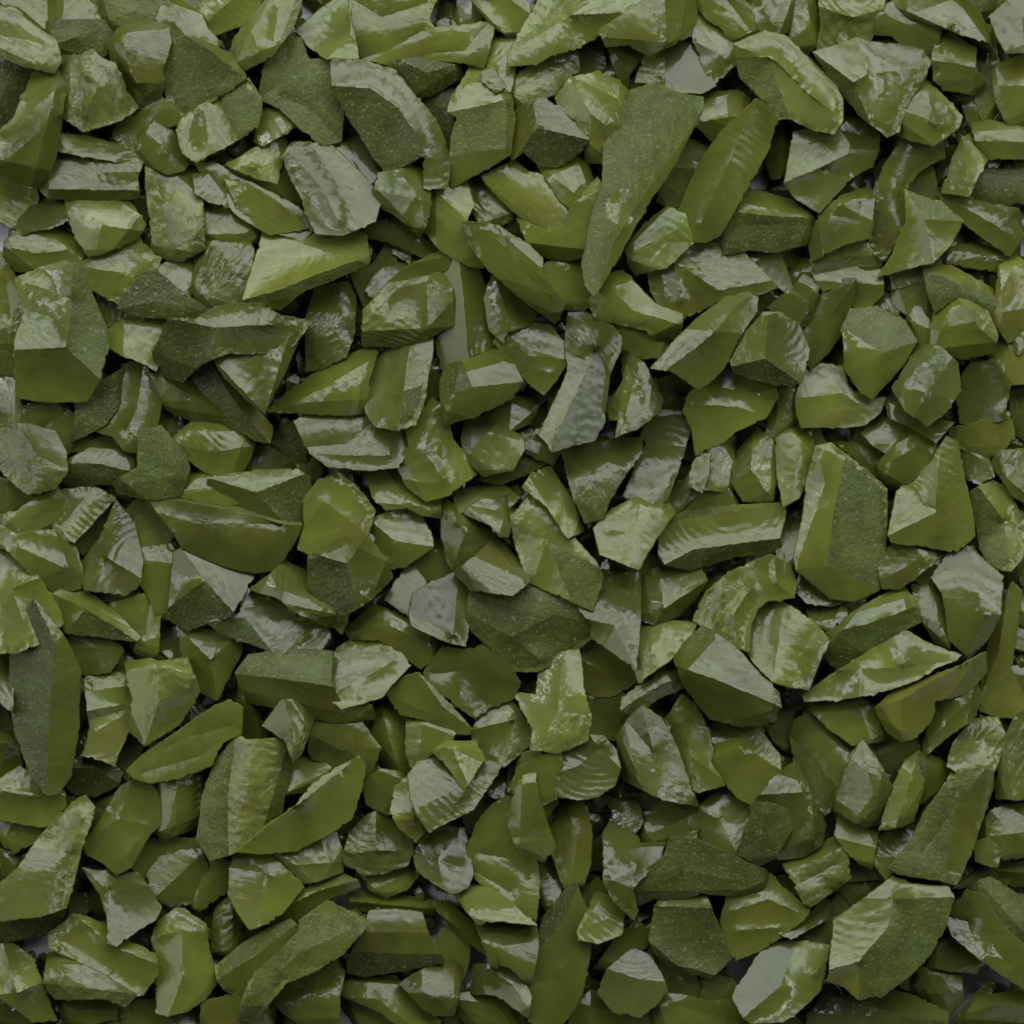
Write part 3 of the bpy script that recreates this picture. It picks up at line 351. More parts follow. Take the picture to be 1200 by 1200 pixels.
s5 535,900 560,840 620,795 650,800 720,850 730,940 750,1000 765,1050 720,1110 660,1150 590,1170 555,1160 550,1050 560,980 | 560,890,9 640,870,11 720,880,8 / 640,870,11 640,1040,12 600,1160,5 / 730,960,7 720,1080,7 640,1150,5 | 640,960:r 600,820:s | .0,.2 | tall streaked block like a broken column
s3 770,780 800,770 850,850 850,910 790,945 750,940 760,870 | 800,790,7 800,920,5 | 800,840:r | .1,.1 | small crumbly pillar
s3 720,850 770,790 760,940 740,960 | | | | shadowed green sliver
g2 750,960 800,950 780,990 760,1000 | | | .0,.4 | white speck chip
s4 765,1000 850,930 950,870 1020,840 1050,870 980,950 900,1030 870,1090 845,1110 790,1070 770,1040 | 780,1030,6 900,960,8 1030,860,5 | 960,850:d | .1,.15 | smooth slanting bar with a frosted end
d4 870,1090 900,1030 1000,940 1060,870 1060,840 1150,775 1270,830 1290,850 1200,950 1100,1010 1000,1050 950,1110 900,1180 840,1180 | 900,1100,6 1050,950,9 1230,870,6 | | .0,.0 | long charcoal-green frosted slab
s5 950,1105 1000,1050 1060,1030 1150,980 1190,975 1210,1010 1190,1100 1185,1210 1060,1200 1000,1160 | 970,1100,6 1130,1060,8 1190,1030,6 | 1030,1060:r | .0,.2 | smooth flat chip with a chipped corner
s4 815,650 830,605 880,600 950,610 1060,720 1000,790 940,840 880,860 840,800 810,740 | 830,650,8 930,670,10 900,850,4 / 930,670,10 1050,725,5 | 890,730:g 980,690:s | .0,.2 | stout wedge with a pearly spot
s4 950,840 1010,780 1080,730 1140,685 1200,680 1250,700 1260,715 1180,740 1090,790 1030,840 980,850 | 990,820,6 1120,730,8 1240,705,4 | 1180,695:g 1080,750:r | .0,.2 | slim curved strip with a white lip
s4 930,570 1000,560 1100,540 1180,530 1200,610 1200,660 1120,690 1060,700 1000,660 | 940,575,6 1040,640,8 1200,630,5 | 1060,645:g | .0,.1 | bowl-edged chip with a bright glint
r3 -20,930 40,930 100,970 130,1040 160,1120 190,1180 120,1180 60,1130 -20,1090 | -20,1090,5 60,1090,7 130,1060,6 / 10,940,6 60,1090,7 | 40,990:g 100,1120:s | .1,.2 | pale worn chip at the left edge
s3 -20,1110 60,1150 120,1210 -20,1210 | | | .0,.2 | green corner chip
s2 200,1100 300,1105 400,1110 400,1170 300,1190 230,1180 | | 300,1130:g | | dark chip deep in a gap with a white glint
s3 380,1170 440,1130 550,1120 560,1170 600,1190 600,1220 380,1220 | | | .0,.1 | dim smooth chip at the bottom edge
s2 720,1130 850,1110 960,1130 950,1220 720,1220 | | | | dark frosted chip at the bottom edge
g2 600,1185 720,1160 720,1220 600,1220 | | | .0,.2 | grey flat bit at the bottom edge
s3 210,1200 260,1175 330,1190 330,1230 200,1230 | | | .0,.2 | light scalloped chip at the bottom edge
W 267 800
s5 410,600 430,530 490,470 520,455 590,490 640,550 650,590 630,640 540,670 480,675 420,640 400,620 | 430,600,8 520,590,11 640,600,5 / 520,590,11 520,470,6 | 500,630:r 460,580:g | .1,.2 | rounded chip with a scallop-shell face
s3 480,680 600,660 640,640 665,670 620,720 550,740 510,720 | 520,710,4 640,670,4 | 580,710:g | .0,.2 | small chip tucked under a scallop shape
g2 640,720 660,700 680,745 | | | .0,.4 | tiny white triangle
s5 655,600 690,540 760,510 830,515 840,550 850,610 860,670 840,720 790,740 720,700 670,660 | 700,560,8 740,620,11 820,650,7 / 740,620,11 760,720,4 / 790,520,7 740,620,11 | 770,650:g 790,570:g | .0,.2 | chunky round chip with stripes of sheen
s4 850,580 880,500 940,430 990,405 990,500 1010,590 1080,630 1090,700 1080,830 1040,800 960,750 880,690 860,640 | 880,600,7 990,620,9 1060,680,7 / 880,650,8 1000,740,8 | 950,520:s 1040,690:r 920,660:g | .0,.15 | large leaf-like chip with a fluted flank
g4 800,735 850,700 900,720 980,770 1080,850 960,830 880,840 840,790 | 830,740,4 1000,820,4 | 900,780:g | .0,.4 | flat pale pointed flake
s5 990,500 1010,380 1040,330 1080,320 1090,400 1120,500 1150,580 1110,625 1040,600 1010,560 | 1020,540,8 1070,540,8 1140,560,5 | 1080,570:g | .0,.0 | smooth dark upright lozenge
s3 585,450 600,370 640,335 650,400 690,510 660,550 610,500 | 610,470,6 650,480,7 | 610,400:r | .0,.1 | dim fluted chip beside a V-notch
s4 430,745 500,740 640,760 740,775 720,810 620,800 520,800 440,790 | 440,765,6 720,785,6 | | .0,.1 | straight flat green bar
s3 735,780 770,780 860,860 930,930 930,960 890,930 800,860 | 750,790,7 920,950,4 | | .0,.2 | thin yellow-green blade
s5 500,805 580,800 680,810 700,880 760,980 620,1010 480,1030 425,1020 420,980 460,910 | 480,880,9 700,882,9 / 440,950,9 740,960,8 | 590,850:s 590,920:s 590,960:g 590,1000:d | .0,.1 | trapezoid block with crosswise bands
g1 700,840 790,840 750,900 730,900 | | | .0,.3 | grey triangle of glass in a gap
s3 750,890 790,850 850,900 830,1000 800,1100 760,1010 | | | .1,.1 | slender dim chip
s4 610,1060 680,1020 780,980 820,1000 800,1100 790,1160 740,1160 690,1140 | 640,1060,6 720,1110,8 800,1080,5 | 740,1080:g | .0,.2 | chip with a curled bright rim
g1 830,960 860,890 880,960 860,1075 840,1060 | | | .0,.3 | upright grey peek of glass
s3 880,850 960,835 1070,850 1080,930 1060,1050 1000,990 930,970 | 900,860,5 1060,870,6 | 1020,940:g | .0,.0 | dim wide slab under a pale flake
s4 870,1000 990,990 1040,1060 1060,1110 1050,1170 1000,1130 940,1090 860,1090 | 890,1010,6 1000,1060,8 1045,1150,4 | 1030,1110:g | .0,.2 | angular chip with a frosty corner
s4 805,1095 900,1090 960,1110 1020,1150 1060,1220 860,1220 820,1160 | 820,1110,7 940,1130,7 1020,1210,4 | | .0,.15 | smooth wedge at the bottom edge
s4 395,1090 430,1040 540,1045 600,1060 680,1130 740,1190 740,1220 640,1220 540,1150 420,1100 | 410,1090,7 520,1110,7 680,1220,4 | | .0,.15 | long sloping plate with a dark seam
s3 390,1100 500,1130 600,1190 620,1220 480,1220 420,1150 | | | .0,.1 | textured strip below a dark seam
s5 1075,960 1110,830 1190,730 1220,700 1240,760 1260,800 1280,880 1260,1000 1240,1100 1190,1180 1150,1220 1060,1190 1060,1050 | 1090,960,8 1180,850,10 1220,720,8 / 1100,1050,8 1180,1000,11 1250,900,5 | 1210,800:g 1130,1020:g 1100,900:d | .1,.2 | tall twisted shard with feathery pale facets
s4 1090,640 1130,630 1170,690 1160,760 1120,800 1100,740 | 1120,650,6 1130,770,4 | 1120,690:g | .1,.2 | thin light splint
g1 380,760 430,750 440,790 400,790 | | | .0,.2 | grey hollow chip
s3 930,980 900,920 930,960 940,990 | | | | minute pointed bit
s2 840,480 870,440 930,390 960,430 880,500 850,520 | | | | narrow green slip
g2 920,340 960,310 980,360 970,410 930,390 | | | .0,.3 | silver crumb in a dark notch
s2 640,820 700,820 720,850 680,860 | | | | tiny dim fragment
s2 1000,300 1040,290 1050,330 1010,400 990,400 | | | | slim dark bit
g1 400,1190 470,1170 500,1220 380,1220 | | | .0,.2 | grey sliver along the bottom edge
W 533 800
s4 350,600 340,520 360,440 410,415 460,440 475,540 470,640 440,740 400,740 370,660 | 400,440,7 430,540,10 410,710,3 | | .0,.1 | smooth upright pod-shaped chip
s5 525,530 545,490 600,520 640,545 650,570 740,560 720,620 650,690 620,730 640,800 630,830 560,770 525,700 | 540,560,7 640,640,8 600,760,4 | 535,660:g 570,560:g | .0,.1 | smooth chip with a glassy left edge
g3 550,425 610,405 640,440 650,490 620,530 580,500 | | | .1,.4 | grey-white pentagonal chip
s3 640,400 690,400 730,430 650,500 640,450 600,400 | | | .0,.1 | small dim chip below a round disc
s2 640,500 740,430 860,430 870,540 760,530 740,560 660,560 | | 790,460:g | | dim recessed chip
g2 760,515 840,525 835,555 770,545 | | | .0,.4 | tiny white slip
d5 615,740 650,680 740,610 760,545 850,555 960,600 1090,660 1115,695 1100,730 1020,745 900,740 870,735 800,760 700,755 640,780 | 640,740,5 800,660,8 960,690,7 1090,700,4 / 770,560,5 800,660,8 | | .0,-.05 | dark frosted flat shard like a bird wing
d4 690,900 710,790 740,750 870,735 920,860 965,970 900,1030 820,1010 760,970 710,940 | 720,800,8 880,800,7 / 710,900,6 780,990,4 900,1010,4 / 880,800,7 950,960,4 | 800,770:g 800,900:d | .0,.0 | dark five-sided slab with a glittering top rim
s3 685,910 720,950 770,990 830,1020 850,1070 840,1105 760,1090 720,1020 690,960 | 700,940,5 800,1050,6 | | .0,.2 | smooth curved chip hugging a dark slab
s3 830,1050 900,1040 970,1050 985,1090 950,1130 860,1110 | 860,1080,5 | | .0,.1 | plain small chip near the grey-faced block
s4 545,1010 590,970 630,940 680,960 720,1030 740,1080 700,1130 650,1170 560,1150 510,1090 530,1040 | 550,1020,8 640,1040,11 640,1140,5 / 640,1040,11 720,1060,4 | 570,1080:g 600,1140:g 630,980:s | .1,.2 | low peaked chip with a pale front face
s4 440,870 500,740 540,760 590,810 580,880 500,910 440,900 | 450,880,6 540,830,8 560,780,5 | 500,880:g | .0,.1 | ridged chip with a bright under-rim
s3 450,900 560,900 570,920 510,970 480,960 | | | .0,.0 | small dark tail chip
s3 410,1200 430,1140 480,1095 520,1100 550,1160 560,1220 410,1220 | 480,1110,6 480,1200,5 | 485,1120:g | .0,.1 | small rounded chip at the bottom edge
s3 560,1180 640,1160 720,1180 730,1220 560,1220 | | | .0,.1 | dim chip along the bottom edge
s3 700,1150 730,1100 800,1110 900,1135 970,1130 1050,1200 1050,1220 720,1220 | 740,1130,6 1000,1190,5 | | .0,.2 | broad smooth chip at the bottom edge
g2 640,780 670,770 680,810 650,830 | | | .1,.3 | pearl-grey fleck
s2 410,760 500,700 520,740 440,830 | | | | dim steep chip
s2 230,260 300,240 350,250 340,380 290,400 250,360 | | | .0,.1 | dim ribbed chip
s2 580,900 640,850 690,900 640,940 540,1000 500,1000 | | | | dark fragment deep in a gap
W 800 800
s4 50,510 70,430 150,370 210,405 260,420 240,480 190,600 120,580 60,560 | 130,480,9 190,590,4 / 130,480,9 260,425,6 / 130,480,9 70,450,5 | 190,490:g | .1,.2 | chip with a bright triangular facet
d4 265,430 300,430 360,450 400,475 350,560 320,610 270,635 195,600 230,510 | 290,450,7 260,610,4 | | .0,-.1 | dark notched facet-like chip
g2 310,590 345,555 365,580 340,600 | | | .0,.4 | tiny sparkling chip
s3 250,440 330,340 390,290 440,390 490,500 480,560 420,600 340,610 280,560 | 280,400,8 440,400,9 / 440,400,9 450,560,4 | | .0,.15 | smooth chip with a folded front
s4 360,640 440,600 540,540 570,570 580,690 520,730 450,780 430,770 400,700 | 380,650,7 480,620,8 560,580,6 / 420,700,8 500,660,7 560,620,8 / 450,760,5 570,680,5 | 480,720:r | .0,.2 | small slab with a dark slit across it
s4 140,840 160,760 230,740 310,680 340,720 440,800 420,830 340,890 260,940 190,970 160,920 | 180,800,7 300,760,10 420,810,6 / 200,870,6 340,860,7 | 320,800:r 330,730:g 240,890:s | .0,.2 | chip with swirling ripple ridges
s3 310,680 380,680 430,780 440,800 340,720 | | | .0,.2 | slim dim chip against a rippled one
g3 350,880 440,830 500,770 520,790 500,820 430,860 380,890 | | | .0,.1 | scuffed silvery edge piece
s5 180,1110 190,1080 260,970 320,912 405,915 515,925 500,1000 480,1080 420,1140 350,1190 250,1195 215,1175 | 405,918,9 340,1070,11 225,1170,4 / 510,930,6 470,1020,8 | 290,1030:m 420,1050:s | .1,.3 | block with a large flat pearl-grey face
s4 540,440 570,340 600,270 630,205 680,280 730,370 710,440 650,500 600,480 | 625,215,7 670,400,9 600,470,4 | | .0,.15 | smooth teardrop chip
s3 700,510 740,400 790,290 830,250 850,300 800,480 | 830,260,6 740,480,6 | 790,320:g | .1,.1 | glittery rib-edged splint
s5 730,650 800,570 850,460 970,310 1020,300 1090,310 1080,380 1050,480 1010,600 960,710 900,690 830,680 760,670 | 1060,320,8 960,440,11 930,660,8 960,690,3 / 960,440,11 840,600,9 | 970,520:g 880,540:d 1040,500:s | .0,.1 | tall trapezoid block with a pale lens-shaped patch
s4 730,655 800,635 880,640 940,680 960,710 860,710 770,690 | | | .0,-.1 | dark front face of a block
s3 655,560 690,520 820,510 780,590 740,640 720,690 680,630 | 700,560,5 | 680,590:g | .1,.2 | small wedge with frilled pale edge
s2 560,430 640,500 680,510 660,640 600,600 550,530 | | 600,540:g | | rough dim chip
s5 515,1050 540,830 640,760 740,685 800,710 930,720 950,755 920,860 860,960 780,1040 700,1100 620,1110 570,1065 | 640,770,9 740,760,12 720,860,13 620,980,10 530,1010,6 / 740,760,12 940,750,6 / 620,980,10 610,1100,3 | 640,880:g 800,880:d 700,740:s | .0,.15 | big rounded boulder with feathery pale left face
s5 440,1170 500,1100 560,1100 640,1120 720,1080 800,1100 930,1160 930,1230 440,1230 | 500,1110,8 700,1150,10 930,1180,5 | 540,1150:r 800,1150:g | .0,.3 | large pale ribbed piece at the bottom edge
s5 920,820 1000,730 1050,750 1110,840 1170,900 1230,960 1230,1100 1180,1060 1060,980 1000,930 950,890 | 1000,740,9 1060,860,11 1100,940,9 1210,1060,5 / 920,820,7 1000,840,8 1060,960,6 | 960,830:g 990,890:g | .1,.2 | long scored wedge running off the right edge
d4 1010,720 1080,690 1140,730 1230,780 1230,940 1170,900 1110,830 1050,750 | 1050,720,8 1200,880,8 | 1130,800:d | .0,.1 | scratched grey-green slab at the right edge
s4 1105,660 1110,620 1230,615 1230,700 1170,710 1110,690 | 1110,670,5 1220,670,6 | 1160,640:g | .0,.2 | bar end with a pale top at the right edge
s3 1000,700 1060,660 1100,635 1100,680 1020,710 960,720 | | | .0,.1 | thin green sliver beside a bar end
s3 1040,540 1090,460 1140,440 1230,480 1230,600 1130,610 1090,590 1060,560 | 1080,540,6 1220,520,8 | 1160,570:r | .0,.1 | dark chip with a pale ribbed corner
s3 1030,570 1070,560 1110,590 1100,640 1040,620 | | | .0,.2 | tiny rounded chip
s3 830,1010 900,1020 970,1020 975,1110 930,1160 860,1110 820,1060 | 840,1090,5 970,1090,5 | | .0,.1 | small squarish chip with a folded step
s4 1000,1180 1040,1110 1120,1100 1180,1090 1230,1110 1230,1220 1000,1220 | 1020,1170,6 1110,1130,8 1230,1140,5 | | .0,.2 | smooth corner chip at the lower right
s3 970,1180 1030,1110 1080,1050 1090,1070 1020,1150 980,1220 | | | .0,.2 | thin upright green sliver
s3 890,960 940,870 1000,930 1060,980 1030,1010 930,1000 870,990 | | 1000,990:g | .0,.1 | dim rough chip under a scored wedge
s2 780,1010 830,1010 840,1090 740,1060 | | | | shadowed chip beside a boulder
s3 540,740 620,700 710,680 660,740 580,780 | | | .0,.1 | dim chip wedged by a boulder
s2 380,910 450,860 540,830 530,920 | | | | dark recessed chip
s2 520,790 550,750 580,800 540,830 | | | | little green wedge
s3 1110,420 1120,380 1160,420 1230,450 1230,480 1160,450 | | 1150,430:g | .0,.2 | small corner chip by the right edge
s3 560,600 600,590 660,640 720,690 660,680 590,690 | | | | dim cracked chip
g1 480,510 540,480 550,520 500,540 | | | .1,.3 | grey glimpse chip
s2 960,360 880,480 830,510 870,420 930,330 | | | | dark slope chip
"""

S = 0.0004            # metres per unit: about half a metre of chips
FRAME = 1200.0
TILT, RIDGE = 0.6, 1.6
HCAM = 5200.0         # camera height in the same units
ZREF = 55.0
SKIP = ('grey triangle of glass in a gap', 'upright grey peek of glass', 'grey hollow chip', 'grey sliver along the bottom edge', 'grey glimpse chip')
HOLES = [(513, 1090, 16), (550, 1130, 16), (405, 1194, 18), (868, 1145, 20), (908, 1012, 12), (1142, 1158, 30), (2, 280, 16), (403, 1053, 10), (966, 972, 12), (50, 1102, 12)]

scene = bpy.context.scene
COL = scene.collection
LOOKS = 'sdgrm'
LAMP = (0.15, 1.5, 1.2)

# ---------------------------------------------------------------- materials
def mat(name, base, rough, bump_s, bump_d, fine_s, fine_d, speck=None, coat=0.0, sss=0.10, var=0.36, streak=0.0006, crumb=0.0, spec=0.5, arcs=0.00012):
    m = bpy.data.materials.new(name); m.use_nodes = True
    nt = m.node_tree; N = nt.nodes; L = nt.links
    b = N['Principled BSDF']
    tc = N.new('ShaderNodeTexCoord'); oi = N.new('ShaderNodeObjectInfo')
    off = N.new('ShaderNodeVectorMath'); off.operation = 'ADD'
    sc = N.new('ShaderNodeVectorMath'); sc.operation = 'SCALE'
    L.new(oi.outputs['Random'], sc.inputs['Scale']); sc.inputs[0].default_value = (7.3, 3.1, 5.7)
    L.new(tc.outputs['Object'], off.inputs[0]); L.new(sc.outputs[0], off.inputs[1])
    def noise(scale, detail, rough_=0.55, dist=0.0):
        n = N.new('ShaderNodeTexNoise'); n.inputs['Scale'].default_value = scale; n.inputs['Detail'].default_value = detail
        n.inputs['Roughness'].default_value = rough_; n.inputs['Distortion'].default_value = dist
        L.new(off.outputs[0], n.inputs['Vector']); return n
    n1 = noise(bump_s, 4, 0.5, 0.6); n2 = noise(fine_s, 3, 0.6)
    # colour: the glass is a little denser or thinner, yellower or bluer from place to place
    hv = N.new('ShaderNodeHueSaturation'); hv.inputs['Color'].default_value = (*base, 1)
    mr = N.new('ShaderNodeMapRange'); mr.inputs[3].default_value = 1 - var; mr.inputs[4].default_value = 1 + var
    L.new(n1.outputs[0], mr.inputs[0]); mr.inputs[1].default_value = 0.25; mr.inputs[2].default_value = 0.75
    mr2 = N.new('ShaderNodeMapRange'); mr2.inputs[3].default_value = 0.70; mr2.inputs[4].default_value = 1.28
    L.new(oi.outputs['Random'], mr2.inputs[0])
    mul = N.new('ShaderNodeMath'); mul.operation = 'MULTIPLY'
    L.new(mr.outputs[0], mul.inputs[0]); L.new(mr2.outputs[0], mul.inputs[1]); L.new(mul.outputs[0], hv.inputs['Value'])
    n3 = noise(bump_s * 0.5, 2)
    mh = N.new('ShaderNodeMapRange'); mh.inputs[1].default_value = 0.3; mh.inputs[2].default_value = 0.7
    mh.inputs[3].default_value = 0.485; mh.inputs[4].default_value = 0.515
    L.new(n3.outputs[0], mh.inputs[0]); L.new(mh.outputs[0], hv.inputs['Hue'])
    col = hv.outputs[0]
    if speck:
        n4 = noise(speck[0], 2, 0.7)
        r = N.new('ShaderNodeMapRange'); r.inputs[1].default_value = speck[1]; r.inputs[2].default_value = speck[1] + 0.08
        L.new(n4.outputs[0], r.inputs[0])
        mx = N.new('ShaderNodeMixRGB'); mx.inputs[2].default_value = (*speck[2], 1)
        L.new(r.outputs[0], mx.inputs[0]); L.new(col, mx.inputs[1]); col = mx.outputs[0]
    L.new(col, b.inputs['Base Color'])
    rr = N.new('ShaderNodeMapRange'); rr.inputs[1].default_value = 0.3; rr.inputs[2].default_value = 0.7
    rr.inputs[3].default_value = max(0.04, rough - 0.07); rr.inputs[4].default_value = rough + 0.14
    n5 = noise(bump_s * 1.7, 4, 0.6, 1.0); L.new(n5.outputs[0], rr.inputs[0]); L.new(rr.outputs[0], b.inputs['Roughness'])
    # drawn-out striations, turned differently on every chip
    vr = N.new('ShaderNodeVectorRotate'); vr.rotation_type = 'EULER_XYZ'
    cx = N.new('ShaderNodeCombineXYZ'); ma = N.new('ShaderNodeMath'); ma.operation = 'MULTIPLY'; ma.inputs[1].default_value = 37.0
    L.new(oi.outputs['Random'], ma.inputs[0]); L.new(ma.outputs[0], cx.inputs[2]); cx.inputs[0].default_value = 0.3
    L.new(off.outputs[0], vr.inputs['Vector']); L.new(cx.outputs[0], vr.inputs['Rotation'])
    mp = N.new('ShaderNodeMapping'); mp.inputs['Scale'].default_value = (1.0, 7.0, 3.0); L.new(vr.outputs[0], mp.inputs[0])
    st = N.new('ShaderNodeTexNoise'); st.inputs['Scale'].default_value = 50; st.inputs['Detail'].default_value = 6; st.inputs['Roughness'].default_value = 0.65; st.inputs['Distortion'].default_value = 0.8
    L.new(mp.outputs[0], st.inputs['Vector'])
    vo = N.new('ShaderNodeTexVoronoi'); vo.inputs['Scale'].default_value = 130; vo.inputs['Randomness'].default_value = 1.0
    wv = N.new('ShaderNodeVectorMath'); wv.operation = 'ADD'; wn = noise(60, 3); ws = N.new('ShaderNodeVectorMath'); ws.operation = 'SCALE'; ws.inputs['Scale'].default_value = 0.012
    L.new(wn.outputs['Color'], ws.inputs[0]); L.new(off.outputs[0], wv.inputs[0]); L.new(ws.outputs[0], wv.inputs[1]); L.new(wv.outputs[0], vo.inputs['Vector'])
    wr = N.new('ShaderNodeTexWave'); wr.wave_type = 'RINGS'; wr.rings_direction = 'SPHERICAL'; wr.inputs['Scale'].default_value = 105; wr.inputs['Distortion'].default_value = 5.0
    wr.inputs['Detail'].default_value = 3; wr.inputs['Detail Scale'].default_value = 0.6
    wo = N.new('ShaderNodeVectorMath'); wo.operation = 'ADD'; wc = N.new('ShaderNodeCombineXYZ'); wo.inputs[1].default_value = (0.0, 0.0, 0.0)
    for k, mlt in enumerate((917.0, 613.0)):
        q1 = N.new('ShaderNodeMath'); q1.operation = 'MULTIPLY'; q1.inputs[1].default_value = mlt; q2 = N.new('ShaderNodeMath'); q2.operation = 'SINE'
        q3 = N.new('ShaderNodeMath'); q3.operation = 'MULTIPLY'; q3.inputs[1].default_value = 0.022
        L.new(oi.outputs['Random'], q1.inputs[0]); L.new(q1.outputs[0], q2.inputs[0]); L.new(q2.outputs[0], q3.inputs[0]); L.new(q3.outputs[0], wc.inputs[k])
    L.new(tc.outputs['Object'], wo.inputs[0]); L.new(wc.outputs[0], wo.inputs[1]); L.new(wo.outputs[0], wr.inputs['Vector'])
    chain = None
    am = N.new('ShaderNodeMath'); am.operation = 'MULTIPLY'; an = noise(38, 2); ar_ = N.new('ShaderNodeMapRange'); ar_.inputs[1].default_value = 0.45; ar_.inputs[2].default_value = 0.7
    L.new(an.outputs[0], ar_.inputs[0]); L.new(ar_.outputs[0], am.inputs[0]); L.new(wr.outputs['Fac'], am.inputs[1])
    for sock, dist in ((n1.outputs[0], bump_d), (st.outputs[0], streak), (am.outputs[0], arcs), (vo.outputs['Distance'], crumb), (n2.outputs[0], fine_d)):
        if dist <= 0: continue
        bb = N.new('ShaderNodeBump'); bb.inputs['Strength'].default_value = 1.0; bb.inputs['Distance'].default_value = dist
        L.new(sock, bb.inputs['Height'])
        if chain: L.new(chain, bb.inputs['Normal'])
        chain = bb.outputs[0]
    L.new(chain, b.inputs['Normal'])
    b.inputs['Specular IOR Level'].default_value = spec
    b.inputs['IOR'].default_value = 1.52
    b.inputs['Subsurface Weight'].default_value = sss
    b.inputs['Subsurface Radius'].default_value = (0.9, 1.0, 0.08)
    b.inputs['Subsurface Scale'].default_value = 0.006
    b.inputs['Coat Weight'].default_value = coat; b.inputs['Coat Roughness'].default_value = 0.12
    return m

MATS = [
    mat('smooth_glass', (0.078, 0.091, 0.0135), 0.14, 34, 0.0005, 300, 0.00003, streak=0.00013, spec=0.40, arcs=0.00008, sss=0.11),
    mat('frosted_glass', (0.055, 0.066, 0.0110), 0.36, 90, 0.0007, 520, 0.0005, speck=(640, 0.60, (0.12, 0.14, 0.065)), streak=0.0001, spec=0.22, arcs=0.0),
    mat('polished_glass', (0.080, 0.092, 0.019), 0.12, 28, 0.0009, 380, 0.00003, streak=0.00012, spec=0.36, arcs=0.00012, sss=0.12),
    mat('rippled_glass', (0.085, 0.099, 0.019), 0.15, 110, 0.0008, 420, 0.0001, streak=0.0003, crumb=0.0006, spec=0.42, arcs=0.0004),
    mat('mirror_break', (0.052, 0.061, 0.020), 0.14, 20, 0.0001, 380, 0.00002, streak=0.00003, spec=0.29, arcs=0.0, var=0.1),  # same glass, base darkened so the lamp's reflection reads grey
]

# ---------------------------------------------------------------- one chip as a mesh
def resample(poly, step, rng, jit):
    """poly: list of (x, y, z). Returns a denser, slightly chipped outline."""
    out = []
    n = len(poly)
    for i in range(n):
        a = np.array(poly[i]); b = np.array(poly[(i + 1) % n]); d = b - a
        l = math.hypot(d[0], d[1]); k = max(1, int(round(l / step)))
        nx, ny = (-d[1] / l, d[0] / l) if l > 1e-6 else (0, 0)
        bow = rng.uniform(-0.02, 0.02) * l
        for j in range(k):
            t = j / k
            o = 0 if j == 0 else rng.uniform(-jit, jit) + bow * 4 * t * (1 - t)
            p = a + d * t
            if j and rng.random() < 0.07: o += rng.choice((-1.6, 1.6)) * (1 if l > 14 else 0.3)
            out.append((p[0] + nx * o, p[1] + ny * o, p[2]))
    return out

def seg_dist(p, a, b):
    ax, ay = a[0], a[1]; dx, dy = b[0] - ax, b[1] - ay
    l2 = dx * dx + dy * dy
    t = 0 if l2 < 1e-9 else max(0, min(1, ((p[0] - ax) * dx + (p[1] - ay) * dy) / l2))
    return math.hypot(p[0] - ax - t * dx, p[1] - ay - t * dy), t

def inside(x, y, poly):
    c = False; n = len(poly); j = n - 1
    for i in range(n):
        xi, yi = poly[i][0], poly[i][1]; xj, yj = poly[j][0], poly[j][1]
        if (yi > y) != (yj > y) and x < (xj - xi) * (y - yi) / (yj - yi + 1e-12) + xi: c = not c
        j = i
    return c

